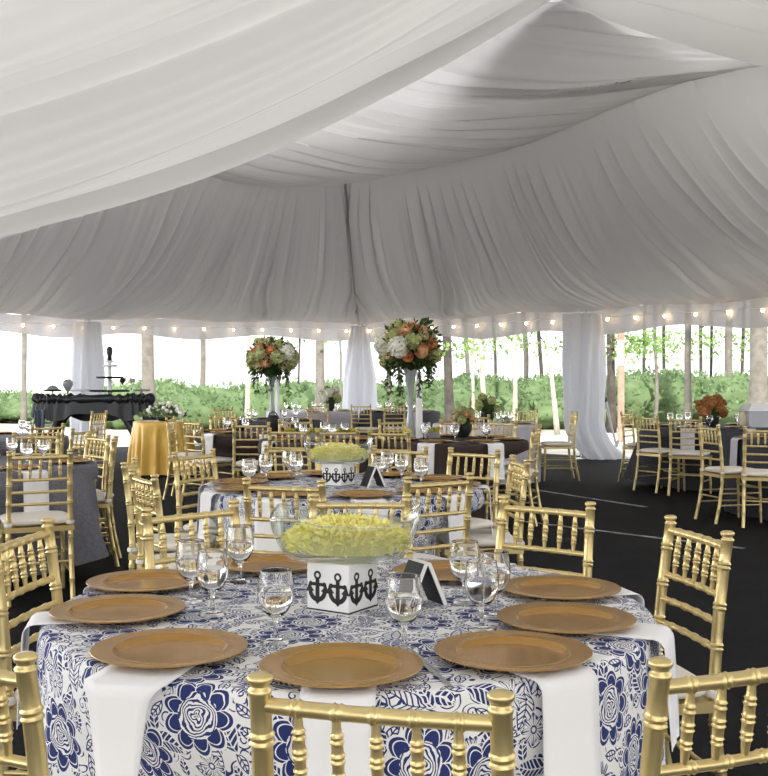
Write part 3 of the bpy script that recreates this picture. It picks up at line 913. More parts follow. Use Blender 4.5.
posy(.22, 9.9, ZT + .001, 'round lemon yellow posy on the near edge of the brown-cloth table')

# ------------------------------------------------------------------ tall bouquets
HYD_W = mat('white_hydrangea', (.86, .85, .74), .9, bump=1., bscale=70, bdist=.02)
HYD_G = mat('green_hydrangea', (.50, .53, .22), .9, var=.35, scale=20, bump=1., bscale=70, bdist=.02)
ROSE_P = mat('peach_rose', (.82, .48, .26), .8, var=.3, scale=30, bump=.6, bscale=50, bdist=.02)
ROSE_C = mat('coral_rose', (.80, .30, .13), .8, var=.3, scale=30, bump=.6, bscale=50, bdist=.02)
CREAM = mat('cream_rose', (.82, .68, .40), .8, var=.3, scale=30, bump=.6, bscale=50, bdist=.02)
def bloom(m, c, r, seed, rose):
    if rose:
        m.ball(c, r * .55, 10, 7, (1, 1, .9))
        rr = random.Random(seed)
        for lay, (n, rad, h) in enumerate(((4, .55, .35), (5, .8, .15), (6, 1., -.15))):
            for k in range(n):
                a = 2 * pi * k / n + lay * .5
                d = Vector((cos(a), sin(a), 0))
                def pet(u, v, d=d, rad=rad, h=h, a=a):
                    w = (u - .5) * 1.5
                    dd = Vector((cos(a + w * .8), sin(a + w * .8), 0))
                    p = dd * (r * rad * (.45 + .55 * sin(v * pi / 2))) + Vector((0, 0, r * (h - .35 + .75 * v * (1 - (2 * u - 1) ** 2 * .4))))
                    return Vector(c) + p
                m.grid(pet, 5, 4)
    else:
        rr = random.Random(seed)
        m.ball(c, r * .82, 10, 7)
        for k in range(70):
            z = rr.uniform(-.9, 1); a = rr.uniform(0, 2 * pi); q = sqrt(1 - z * z)
            d = Vector((q * cos(a), q * sin(a), z))
            m.ball(Vector(c) + d * r * .88, r * .20, 5, 4)
def leaf_cards(m, n, fn, L, rnd, w=.42):
    for i in range(n):
        p, d = fn(rnd)
        s = d.cross(Vector((rnd.uniform(-1, 1), rnd.uniform(-1, 1), rnd.uniform(-1, 1))))
        if s.length < 1e-4: continue
        s.normalize(); l = L * rnd.uniform(.6, 1.3)
        nrm = d.cross(s) * l * .12
        m.add([p, p + d * l * .5 + s * l * w * .5 + nrm, p + d * l, p + d * l * .5 - s * l * w * .5 + nrm], [(0, 1, 2, 3)])

def bouquet(x, y, z, H, rad, seed, label, tall=True, mats=None, group='tall bouquets'):
    t = thing('bouquet', (x, y, z), 0, label, 'flower arrangement', group)
    rnd = random.Random(seed)
    if tall:
        vh = H
        prof = [(.075, 0), (.075, .012), (.055, .03), (.035, vh * .25), (.028, vh * .45), (.034, vh * .7), (.055, vh * .9), (.075, vh), (.072, vh), (.05, vh * .9), (.030, vh * .7), (.024, vh * .45), (.030, vh * .25), (.045, .035), (.001, .03)]
        MB().lathe(prof, 24).build('vase', mat('frosted_grey_glass', (.62, .66, .66), .2, trans=.55), t, angle=None)
        w = MB().tube([(.085, -.02, .012), (.085, -.02, vh * .94)], [.038, .026], 16)
        w.build('white_candle', WHITEM, t)
        MB().lathe([(.05, 0), (.05, .006), (.02, .012)], 16, (.085, -.02, 0)).build('candle_dish', BLACKM, t)
    else:
        vh = H
        MB().lathe([(.05, 0), (.085, vh * .5), (.09, vh), (.08, vh), (.07, vh * .5), (.001, .01)], 20).build('pot', BLACKM, t)
    cc = Vector((0, 0, vh + rad * .62))
    if mats is None:
        mats = [(HYD_G, False, 'green_hydrangea', 11, .30), (HYD_W, False, 'white_hydrangea', 3, .34), (ROSE_P, True, 'peach_rose', 6, .24), (ROSE_C, True, 'coral_rose', 4, .22), (CREAM, True, 'cream_rose', 5, .22)]
    dirs = []
    N_ = sum(q[3] for q in mats)
    for k in range(N_):
        zz = 1 - 1.55 * (k + .5) / N_; a = k * 2.39996 + seed
        q = sqrt(max(0, 1 - zz * zz)); dirs.append(Vector((q * cos(a), q * sin(a), zz)))
    rnd.shuffle(dirs); i = 0
    for m_, rose, nm, cnt, rs_ in mats:
        for k in range(cnt):
            d = dirs[i]; i += 1
            m = MB(); r = rad * rs_ * rnd.uniform(.85, 1.15)
            bloom(m, (0, 0, 0), r, seed * 31 + i, rose)
            o = m.build(nm, m_, t, angle=None)
            o.location = cc + Vector((d.x, d.y, d.z * .85)) * rad * .78
            o.rotation_euler = d.to_track_quat('Z', 'Y').to_euler()
    m = MB()
    m.ball(cc - Vector((0, 0, rad * .1)), rad * .62, 12, 8, bump=.3, seed=seed)
    def fn(r_):
        zz = r_.uniform(-.8, .9); a = r_.uniform(0, 2 * pi); q = sqrt(1 - zz * zz)
        d = Vector((q * cos(a), q * sin(a), zz))
        return cc + d * rad * r_.uniform(.6, .95), (d + Vector((r_.uniform(-.6, .6), r_.uniform(-.6, .6), r_.uniform(-.6, .4)))).normalized()
    leaf_cards(m, 420 if tall else 120, fn, rad * .22, rnd)
    o = m.build('foliage', LEAFD, t, angle=None); o['kind'] = 'stuff'
    if tall:
        for k in range(9):
            a = k * .7 + seed; r0 = rad * rnd.uniform(.45, .95)
            p0 = cc + Vector((r0 * cos(a), r0 * sin(a), -rad * .35)); ln = rad * rnd.uniform(.5, 1.15)
            m = MB()
            def fn2(r_, p0=p0, ln=ln):
                u = r_.random()
                return p0 + Vector((r_.uniform(-.012, .012), r_.uniform(-.012, .012), -ln * u)), Vector((r_.uniform(-1, 1), r_.uniform(-1, 1), -.6)).normalized()
            m.tube([p0, p0 - Vector((0, 0, ln))], .004, 5)
            leaf_cards(m, 40, fn2, .05, rnd)
            m.build('trailing_stem', LEAFD, t, angle=None)
    return t
bouquet(-1.62, 15.15, ZT + .001, .66, .36, 2, 'tall bouquet of green, white and coral blooms left of the corner pole drape')
bouquet(.26, 10.35, ZT + .001, .70, .315, 5, 'tall bouquet of peach, white and green blooms right of the corner pole drape')
lowm = [(ROSE_P, True, 'peach_rose', 4, .38), (HYD_G, False, 'green_hydrangea', 4, .42), (CREAM, True, 'cream_rose', 3, .36)]
bouquet(.62, 14.7, .0 + ZT, .16, .13, 8, 'low bowl of peach and green blooms right of the right tall vase', False, lowm, 'low bouquets') if False else None
bouquet(.80, 10.62, ZT + .001, .13, .115, 8, 'low black pot of peach and green blooms right of the right tall vase', False, lowm, 'low bouquets')
bouquet(1.38, 14.0, ZT + .003, .14, .17, 9, 'dark foliage bowl on the far lilac table', False, [(HYD_G, False, 'green_hydrangea', 5, .35)], 'low bouquets')
bouquet(-1.0, 19.5, ZT + .003, .16, .20, 10, 'white flowers on the far lilac table left of the corner', False, [(HYD_W, False, 'white_hydrangea', 7, .38), (HYD_G, False, 'green_hydrangea', 3, .35)], 'low bouquets')
bouquet(4.08, 13.05, ZT + .003, .12, .175, 12, 'rust orange flower arrangement on the right-hand table', False, [(mat('rust_mum', (.46, .19, .06), .9, var=.4, scale=40, bump=1., bscale=60, bdist=.02), False, 'rust_bloom', 9, .42)], 'low bouquets')
t = thing('white_flowers', (-3.12, 14.85, ZT + .003), 0, 'cluster of small white flowers and dark leaves on the gold-clothed table', 'flower arrangement')
MB().lathe([(.06, 0), (.10, .03), (.10, .05), (.001, .05)], 16).build('dish', BLACKM, t)
m = MB(); r_ = random.Random(4)
for k in range(44):
    a = r_.uniform(0, 2 * pi); q = sqrt(r_.random())
    m.ball((.34 * q * cos(a), .22 * q * sin(a), .07 + .16 * (1 - q) + r_.uniform(-.03, .06)), r_.uniform(.02, .04), 7, 5)
m.build('white_blossom', HYD_W, t)['kind'] = 'stuff'
m = MB()
leaf_cards(m, 300, lambda r_: ((lambda a, q: Vector((.34 * q * cos(a), .22 * q * sin(a), .05 + .15 * (1 - q))))(r_.uniform(0, 2 * pi), sqrt(r_.random())), Vector((r_.uniform(-1, 1), r_.uniform(-1, 1), r_.uniform(0, 1))).normalized()), .09, r_)
m.build('foliage', SHRUB, t, angle=None)['kind'] = 'stuff'

# objects on the right-hand table
o = MB().ball((0, 0, 0), .095, 20, 12, (.75, .32, 1.)).build('cream_gourd', mat('cream_skin', (.62, .56, .42), .6), angle=None)
o.location = (4.40, 12.86, ZT + .10 + .0); o.rotation_euler = (0, .12, .3); tag(o, 'upright cream oval gourd right of the rust orange flowers', 'gourd')
t = thing('white_chest', (4.66, 12.95, ZT + .001), radians(8), 'bright white lidded chest at the right end of the right-hand table', 'chest')
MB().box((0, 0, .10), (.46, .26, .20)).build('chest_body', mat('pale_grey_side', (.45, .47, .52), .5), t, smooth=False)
lid = MB()
lid.add([(-.25, -.15, .20), (.25, -.15, .20), (.25, .15, .20), (-.25, .15, .20), (-.17, -.10, .29), (.25, -.10, .29), (.25, .10, .29), (-.17, .10, .29)], [(0, 3, 2, 1), (4, 5, 6, 7), (0, 1, 5, 4), (2, 3, 7, 6), (1, 2, 6, 5), (3, 0, 4, 7)])
lid.build('lid', WHITEM, t, smooth=False)

# black bags among the middle tables
def bag(x, y, z, s, label):
    t = thing('black_handbag', (x, y, z), rs.uniform(0, 1), label, 'bag', 'black bags')
    MB().ball((0, 0, .52 * s), .5 * s, 16, 10, (.9, .55, 1.04), .25, s).build('bag_body', BLACKM, t, angle=None)
    MB().tube([(.28 * s * cos(a), 0, .9 * s + .32 * s * sin(a)) for a in [pi * k / 10 for k in range(11)]], .03 * s, 6).build('handle', BLACKM, t)
bag(-1.20, 11.35, ZT + .001, .19, 'large black handbag on the table below the left bouquet')
bag(-1.62, 11.95, ZT + .001, .12, 'small black bag on the table left of the large handbag')

# ------------------------------------------------------------------ black dessert display
DX, DY = -4.74, 17.2
t = thing('display_table', (DX, DY, 0), radians(6), 'tall display table swagged in black satin at far left', 'table')
MB().box((0, 0, 1.02), (1.75, .6, .03)).build('tabletop', BLACKM, t, smooth=False)
for sx in (-1, 1):
    for sy in (-1, 1):
        MB().tube([(sx * .25, sy * .2, 1.0), (sx * .52, sy * .22, .72), (sx * .70, sy * .24, .38), (sx * .80, sy * .25, .0)], [.075, .06, .055, .06], 10).build('leg', BLACKS, t)
def sk(u, v):
    a = 2 * pi * u
    e = .45; ca, sa = cos(a), sin(a)
    X = math.copysign(abs(ca) ** e, ca); Y = math.copysign(abs(sa) ** e, sa)
    dr = .33 + .07 * sin(9 * a) + .05 * noise.noise(Vector((ca * 5, sa * 5, 2)))
    k = 1 + .055 * sin(26 * a + 3 * noise.noise(Vector((ca * 3, sa * 3, 0)))) * min(v * 3, 1) + .05 * v
    return ((.90 * k) * X, (.33 * k) * Y, 1.05 - dr * v + .025 * noise.noise(Vector((X * 6, Y * 6, v * 5))))
s_ = MB().grid(sk, 160, 10, True)
def tp(u, v):
    p = sk(u, 0); return (p[0] * (1 - v), p[1] * (1 - v), 1.05 + .03 * noise.noise(Vector((p[0] * (1 - v) * 6, p[1] * (1 - v) * 6, 1))) * min(1, v * 6))
s_.grid(tp, 160, 8, True)
s_.build('swag_cloth', BLACKS, t, angle=None)
for sx, n_ in ((-1, 'left'), ):
    def tail(u, v):
        return (-.80 + .16 * (u - .5) * (1 - .4 * v) + .02 * sin(9 * u), -.36 + .03 * sin(14 * u), .86 - .62 * v)
    MB().grid(tail, 24, 10).build('cloth_tail', mat('slate_satin', (.10, .12, .17), .4), t, angle=None)
DZ = 1.062
pr = []; rr_ = []
for k in range(241):
    a = 2 * pi * k / 240
    ca, sa = cos(a), sin(a)
    pr.append((math.copysign(abs(ca) ** .5, ca) * .90, math.copysign(abs(sa) ** .5, sa) * .33, 1.03 + .03 * noise.noise(Vector((ca * 4, sa * 4, 1)))))
    rr_.append(.062 * (1 + .55 * noise.noise(Vector((ca * 5, sa * 5, 7))) + .28 * sin(a * 46)))
MB().tube(pr, rr_, 12, caps=False).build('ruffle', BLACKS, t, angle=None)
def stand(name, x, y, tiers, label, group='stands on the black display', matl=GREYP, ball=None, sr=.012):
    a = radians(6)
    o = thing(name, (DX + x * cos(a) - y * sin(a), DY + x * sin(a) + y * cos(a), DZ), a, label, 'cake stand', group)
    top = max(z for z, r, m_ in tiers)
    MB().lathe([(.07, 0), (.07, .01), (sr * 1.2, .03), (sr, top)], 14).build('stem', matl, o)
    for z, r, m_ in tiers:
        MB().lathe([(.001, z - .014), (r * .96, z - .012), (r, z - .004), (r * 1.02, z + .020), (r * .97, z + .020), (r * .95, z + .006), (.001, z + .006)], 28).build('tier', m_, o)
    if ball:
        MB().lathe([(.03, top + .01), (.04, top + .03), (.035, top + .10), (.05, top + .15), (.05, top + .22), (.02, top + .25), (.001, top + .255)], 14).build('finial', BLACKS, o)
    return o
stand('tiered_stand', .24, 0, [(.09, .32, BLACKM), (.31, .21, BLACKM), (.50, .12, WHITEM), (.57, .06, WHITEM)], 'tall four-tier dessert stand at the centre of the black display', ball=.11, matl=WHITEM, sr=.03)
stand('cake_stand', -.66, -.05, [(.10, .14, BLACKM)], 'small cake stand with domed cover at the left end of black display')
a = radians(6)
def disp(x, y, z): return (DX + x * cos(a) - y * sin(a), DY + x * sin(a) + y * cos(a), DZ + z)
o = MB().lathe([(.10, 0), (.10, .02), (.07, .06), (.02, .08), (.001, .085)], 18).build('dome_cover', GREYP); o.location = disp(-.66, -.05, .107); tag(o, 'grey mushroom-shaped dome on the small left cake stand', 'dome')
o = thing('balloon_ornament', disp(-.42, -.05, -.005), 0, 'dark balloon-shaped ornament left of the tiered dessert stand', 'ornament')
MB().tube([(0, 0, 0), (0, 0, .10)], .012, 8).build('stem', BLACKM, o); MB().lathe([(.02, .09), (.05, .13), (.085, .2), (.08, .25), (.04, .285), (.001, .29)], 16).build('balloon', GREYP, o)
stand('cake_stand', -.20, .0, [(.10, .19, WHITEM)], 'low white cake stand just left of the tiered dessert stand', matl=WHITEM)
stand('cake_stand', .76, -.05, [(.10, .14, GREYP)], 'low grey cake stand at the right end of the black display')
def pick(x, z, s, cube, label):
    o = thing('ornament_pick', disp(x, -.08, -.005), 0, label, 'ornament', 'dark ornaments on picks')
    MB().tube([(0, 0, 0), (0, 0, z)], .004, 6).build('pick', THIN, o)
    if cube: MB().box((0, 0, z), (s, s, s)).build('cube', GREYP, o, smooth=False)
    else: MB().lathe([(.001, z - s), (s * .8, z), (.001, z + s)], 6).build('diamond', BLACKM, o, smooth=False)
pick(.46, .27, .07, False, 'dark diamond ornament right of the tiered dessert stand')
pick(.62, .27, .07, True, 'small dark cube ornament at the right above the black display')

# ------------------------------------------------------------------ tent shell
Cn = Vector((-.5, 21.9)); L1 = Vector((-5.73, 20.35)); L2 = Vector((-11.5, 15.3)); R1 = Vector((3.5, 17.9)); R2 = Vector((9.1, 10.8))
EZ = 2.50
def lerp(a, b, t): return a + (b - a) * t
def poly(pts, t):
    ds = [(pts[i + 1] - pts[i]).length for i in range(len(pts) - 1)]; s = sum(ds) * t
    for i, d in enumerate(ds):
        if s <= d or i == len(ds) - 1: return pts[i].lerp(pts[i + 1], s / d)
        s -= d
def fold(x, y, k):
    """gathers in metres: x runs across the folds, y along them"""
    w = x + .35 * noise.noise(Vector((x * .5, y * 1.3, 3.3))) + .08 * noise.noise(Vector((x * 1.7, y * 3.0, 9.1)))
    a = noise.noise(Vector((w / k[0], y * .5, 0)))
    q = w / k[2]
    ph = q + .75 * noise.noise(Vector((q * .42, y * .25, 5)))
    b = (1 - abs(sin(pi * ph)) ** .75) * (.55 + .9 * noise.noise(Vector((q * .6 + 40, y * .5, 2))))
    q2 = w / k[4]
    c = cos(2 * pi * (q2 + .8 * noise.noise(Vector((q2 * .4, y * .3, 15))))) * (.5 + 1.2 * noise.noise(Vector((q2 * .3, y * .8, 8))))
    m = .8 + .5 * noise.noise(Vector((x * .45, y * .8, 21)))
    return k[1] * a + (k[3] * b + k[5] * c) * m
def panel(name, A, B, sag, ln, k, nu, nv, nrm, e0=6., e1=4., sagpow=1.):
    nrm = Vector(nrm).normalized()
    m = MB()
    def fn(u, v):
        p = A(u).lerp(B(u), v)
        sg = sag(u) if callable(sag) else sag
        p.z -= sg * 4 * (v ** sagpow) * (1 - v ** sagpow)
        env = min(1., .22 + v * e0) * min(1., .08 + (1 - v) * e1)
        return p + nrm * (env * fold(u * ln, v, k))
    m.grid(fn, nu, nv)
    o = m.build(name, LINER, angle=None); o['kind'] = 'structure'
    return o
V3 = lambda p, z: Vector((p[0], p[1], z))
Pk = Vector((-.51, 13.85, 4.0))
Kp = Vector((1.92, 11.8, 5.6))
# lower panels: ring line down to the eaves
ringR = [Pk, Vector((1.35, 11.95, 3.95)), Vector((3.2, 10.0, 4.28)), Vector((5.6, 7.2, 4.05))]
ringL = [Pk, Vector((-2.4, 13.28, 4.12)), Vector((-5.9, 12.0, 4.05)), Vector((-9.5, 8.6, 4.0))]
def crv(pts, t):
    n = len(pts) - 1; x = min(t * n, n - 1e-6); i = int(x); f = x - i
    p0 = pts[max(i - 1, 0)]; p1 = pts[i]; p2 = pts[i + 1]; p3 = pts[min(i + 2, n)]
    return .5 * ((2 * p1) + (p2 - p0) * f + (2 * p0 - 5 * p1 + 4 * p2 - p3) * f * f + (3 * p1 - p0 - 3 * p2 + p3) * f ** 3)
def eaveR(t): return V3(poly([Cn, R1, R2], t), EZ + .03 * sin(t * 30))
def eaveL(t): return V3(poly([Cn, L1, L2], t), EZ + .03 * sin(t * 30))
def arcpt(pts, d):
    """point at distance d along a polyline"""
    for i in range(len(pts) - 1):
        l = (pts[i + 1] - pts[i]).length
        if d <= l or i == len(pts) - 2: return pts[i].lerp(pts[i + 1], d / l)
        d -= l
def pw(t, ys):
    n = len(ys) - 1; x = min(t * n, n - 1e-9); i = int(x); f = x - i
    return ys[i] + (ys[i + 1] - ys[i]) * f
def dense(pts, n=80): return [crv(pts, i / n) for i in range(n + 1)]
rR = dense(ringR); rL = dense(ringL)
hump = lambda d: EZ + .05 * sin(d * 1.15) ** 2
def lowR(t): d = pw(t, [0, 2.6, 5.3, 9.0]); return arcpt(rR, d)
def lowRe(t): d = pw(t, [0, 6.3, 11.3, 16.]); return V3(arcpt([Cn, R1, R2], d), hump(d))
def lowL(t): d = pw(t, [0, 1.5, 4.6, 10.]); return arcpt(rL, d)
def lowLe(t): d = pw(t, [0, 5.2, 8.6, 13.]); return V3(arcpt([Cn, L1, L2], d), hump(d))
KB = (1.1, .20, .27, .31, .11, .03)
panel('ceiling', lowR, lowRe, .52, 11, KB, 760, 60, (-.5, -.55, .6), sagpow=.8)
panel('ceiling', lowL, lowLe, .55, 11, KB, 760, 60, (.25, -.75, .6), sagpow=.8)
# upper panel: between the peak and the ring line
upA = [Vector((1.95, 11.95, 5.66)), Vector((.3, 12.2, 4.9)), Vector((-1.2, 12.9, 4.45)), Vector((-2.6, 13.40, 4.08))]
upB = [Vector((5.6, 7.18, 4.03)), Vector((3.18, 9.98, 4.25)), Vector((1.33, 11.92, 3.92)), Pk + Vector((-.1, -.05, -.03))]
KU = (1.1, .12, .30, .115, .13, .006)
panel('ceiling', lambda t: crv(upA, t), lambda t: crv(upB, t), .22, 5.6, KU, 760, 60, (0, -.35, .93))
# front left and right panels running back over the camera
def fgL_A(t): return Vector((1.92 - .3 * t, 11.8 - 15 * t, 5.6 + .1 * t))
def fgL_B(t): return Vector((-5.6 - 1.2 * min(1, t * 3), 10.5 - 14 * t, 2.45))
KF = (1.6, .34, .62, .34, .23, .035)
panel('ceiling', fgL_A, fgL_B, lambda u: .60 + .12 * u, 15, KF, 480, 70, (.3, 0, .95), 3., 3.)
def fgR_A(t): return Vector((1.92 - .3 * t, 11.8 - 15 * t, 5.6 + .1 * t))
def fgR_B(t): return Vector((5.5 + 1.6 * min(1, t * 3), 5.5 - 8.7 * t, 2.9))
panel('ceiling', fgR_A, fgR_B, lambda u: .51 + .1 * u, 15, KF, 480, 70, (-.3, 0, .95), 3., 3.)
# outer vinyl roof above the liner
vs = [(-.5, 22.3, 2.62), (3.8, 18.3, 2.62), (9.6, 10.8, 2.62), (9.6, -3.3, 2.62), (-12.2, -3.3, 2.62), (-12.0, 15.5, 2.62), (-5.95, 20.8, 2.62), (0, 11.5, 6.6), (0, -3.3, 6.6)]
o = MB().add(vs, [(2, 7, 8, 3), (3, 8, 4), (4, 8, 7, 5)]).build('roof', ROOF, smooth=False); o['kind'] = 'structure'  # includes an unseen gable end, added to block low sun from the tables
o = MB().add(vs, [(0, 6, 7), (0, 7, 1), (1, 7, 2), (5, 7, 6)]).build('roof', ROOFD, smooth=False); o['kind'] = 'structure'  # rear faces made denser than the front to dim the liner below
# valance strip hanging from the eaves
def valance(name, pts, drop):
    m = MB(); ln = sum((pts[i + 1] - pts[i]).length for i in range(len(pts) - 1))
    def fn(u, v):
        p = poly(pts, u); x = u * ln
        d = .055 * sin(x * 7 + 2 * noise.noise(Vector((x * .8, 0, 0)))) * (.3 + v) + .05 * noise.noise(Vector((x * 3, v, 4)))
        sw = .05 * sin(x * 2 * pi / 2.7) * v
        q = p + Vector((.0, -1.)) * d
        return (q.x, q.y, EZ + .05 - (drop + sw) * v)
    m.grid(fn, 500, 8)
    o = m.build(name, SHEER, angle=None); o['kind'] = 'structure'
valance('trim_1', [Cn, R1, R2], .40)
valance('trim_2', [Cn, L1, L2], .36)
# hip rope down to the corner
o = MB().tube([Pk + Vector((0, -.05, -.05))] + [Pk.lerp(Vector((Cn.x, Cn.y, EZ)), k / 12) - Vector((0, .02, .05 + .40 * 4 * (k / 12) ** .8 * (1 - (k / 12) ** .8))) for k in range(1, 12)] + [Vector((Cn.x, Cn.y, EZ))], .018, 6).build('trim_3', LINER)
o['kind'] = 'structure'

# pole drapes
def pole(p, wtop, wmid, wbot, label, kick=(0, 0), seed=0):
    t = thing('draped_pole', (p[0], p[1], 0), 0, label, 'tent pole', 'draped tent poles')
    MB().tube([(0, 0, 0), (0, 0, EZ)], .06, 14).build('pole', STEEL, t)
    MB().box((0, 0, .01), (.3, .3, .02)).build('base_plate', STEEL, t, smooth=False)
    def fn(u, v):
        a = 2 * pi * u
        w = wtop + (wmid - wtop) * min(1, v * 2.2) if v < .45 else wmid + (wbot - wmid) * (v - .45) / .55
        r = w / 2 * (1 + .13 * sin(9 * a + 2 * v + seed) + .22 * noise.noise(Vector((cos(a) * 2.4, sin(a) * 2.4, v * 2.2 + seed))))
        k = max(0, v - .72) / .28
        return (r * cos(a) + kick[0] * k * k * (1 + .4 * sin(a)), r * sin(a) * .8 + kick[1] * k * k, EZ - .06 - (EZ - .08) * v)
    MB().grid(fn, 72, 40, True).build('drape', DRAPE, t, angle=None)
pole(Cn + Vector((0, -.25)), .32, .66, .60, 'corner tent pole wrapped in sheer white drape between the two bouquets', seed=1)
pole(R1 + Vector((-.15, -.25)), .62, .66, .58, 'tent pole in a wide white drape trailing on the floor at right', (.42, -.1), seed=2)
pole(L1 + Vector((.05, -.25)), .50, .60, .54, 'tent pole in grey-white drape behind the black dessert display', seed=3)

# string lights
BULB = bpy.data.materials.new('warm_bulb'); BULB.use_nodes = True
bs = BULB.node_tree.nodes['Principled BSDF']; bs.inputs['Base Color'].default_value = (1, .8, .5, 1)
bs.inputs['Emission Color'].default_value = (1, .72, .38, 1); bs.inputs['Emission Strength'].default_value = 22
def lights(pts, n, label):
    t = thing('string_lights', (0, 0, 0), 0, label, 'string lights', 'string lights under the eaves')
    ps = []
    for k in range(n * 4 + 1):
        q = poly(pts, k / (n * 4)); ps.append(Vector((q.x, q.y, EZ - .10 - .03 * abs(sin(k * pi / 4)))))
    MB().tube(ps, .0035, 4).build('cord', WHITEM, t)
    m = MB().ball((0, 0, 0), .024, 8, 6)
    first = None
    for k in range(n):
        p = ps[k * 4 + 2] - Vector((0, 0, .03))
        if first is None: first = m.build('bulb', BULB, t, loc=p); o = first
        else:
            o = first.copy(); C.objects.link(o); o.parent = t; o.location = p
ins = lambda p: p + Vector((0, -.16))
lights([ins(Cn), ins(R1), ins(R1.lerp(R2, .45))], 17, 'string of warm bulbs under the right-hand tent eave')
lights([ins(Cn), ins(L1), ins(L1.lerp(L2, .35))], 14, 'string of warm bulbs under the left-hand tent eave')

# ------------------------------------------------------------------ ground
fl = MB().add([(p[0], p[1], 0) for p in [(-.5, 22.3), (3.8, 18.2), (9.6, 10.8), (11, -12), (-13, -12), (-11.8, 15.3), (-5.9, 20.8)]], [(0, 6, 5, 4, 3, 2, 1)])
ASPH = mat('black_asphalt', (.005, .005, .006), .8, var=.5, scale=3, col2=(.009, .009, .0105), bump=.5, bscale=120, bdist=.01, spec=.12)
o = fl.build('floor', ASPH, smooth=False); o['kind'] = 'structure'
SAND = mat('pale_sand', (.52, .49, .42), .95, var=.3, scale=1.2)
o = MB().add([(-90, -30, -.02), (90, -30, -.02), (90, 150, -.02), (-90, 150, -.02)], [(0, 1, 2, 3)]).build('ground', SAND, smooth=False); o['kind'] = 'structure'
def stripe(a, b, w, nm):
    a = Vector((*a, 0)); b = Vector((*b, 0)); d = (b - a).normalized(); n = Vector((-d.y, d.x, 0)) * w / 2
    rr = random.Random(2); L_ = []; R_ = []
    for k in range(25):
        p = a.lerp(b, k / 24)
        L_.append(p + n * rr.uniform(.7, 1.1) + Vector((0, 0, .003))); R_.append(p - n * rr.uniform(.7, 1.1) + Vector((0, 0, .003)))
    vs = L_ + R_
    o = MB().add(vs, [(k, k + 1, 26 + k, 25 + k) for k in range(24)]).build(nm, mat('worn_white_paint', (.42, .43, .46), .8, var=.6, scale=9, col2=(.10, .10, .11)), smooth=False)
    o['kind'] = 'structure'
stripe((1.75, 12.9), (2.75, 11.0), .07, 'floor_marking')
stripe((1.25, 9.95), (2.85, 8.3), .07, 'floor_marking')

# ------------------------------------------------------------------ trees and undergrowth
def tree(xpx, w, Y, label, m_=BARK, lean=0., low=None, curve=0., H=7., group='trees beyond the tent', wbase=1.25):
    X = (xpx - 384) / 1050 * Y; r = w * Y / 1050 / 2
    t = thing('tree', (X, Y, -.02), 0, label, 'tree', group)
    rr = random.Random(int(xpx * 13))
    pts = []; rad = []
    for k in range(15):
        z = H * k / 14
        zz = z - 1.6
        pts.append((lean * zz * .5 + curve * sin(z * 1.3) + .04 * noise.noise(Vector((z * .7, xpx, 0))), .05 * noise.noise(Vector((z, xpx, 5))), z))
        rad.append(r * (wbase - (wbase - .85) * min(1, z / 1.2)) * (1 - .05 * max(0, z - 2.5)))
    MB().tube(pts, rad, 12).build('trunk', m_, t, angle=None)
    br = MB()
    for k in range(4):
        z0 = rr.uniform(3.2, 6); a_ = rr.uniform(0, 2 * pi); i = int(z0 / H * 14)
        p = Vector(pts[i]); d = Vector((cos(a_), sin(a_), .8))
        br.tube([p, p + d * .6, p + d * 1.2 + Vector((0, 0, .2))], [r * .4, r * .25, r * .1], 6)
    br.build('branch', m_, t, angle=None)
    lv = MB()
    def fn(q):
        a_ = q.uniform(0, 2 * pi); s = q.random() ** .5 * .8
        return Vector((pts[-1][0] + s * cos(a_), s * sin(a_), H - .8 + q.uniform(-1.2, 1.2))), Vector((q.uniform(-1, 1), q.uniform(-1, 1), q.uniform(-.8, .5))).normalized()
    leaf_cards(lv, 160, fn, .2, rr)
    if low:
        for (dx, z, rx, rz_, n) in low:
            def fl_(q, dx=dx, z=z, rx=rx, rz_=rz_):
                return Vector((dx + q.gauss(0, rx * .5), q.gauss(0, .5), z + q.gauss(0, rz_ * .5))), Vector((q.uniform(-1, 1), q.uniform(-1, 1), q.uniform(-1, .3))).normalized()
            leaf_cards(lv, n, fl_, .13, rr, .7)
            br2 = MB().tube([(0, 0, z + .3), (dx * .5, 0, z + .15), (dx, 0, z)], [.02, .014, .008], 5)
            br2.build('branch', m_, t, angle=None)
    lv.build('foliage', LEAF, t, angle=None)['kind'] = 'stuff'
    return t
P_, D_, W_ = BARK, BARKD, BARKW
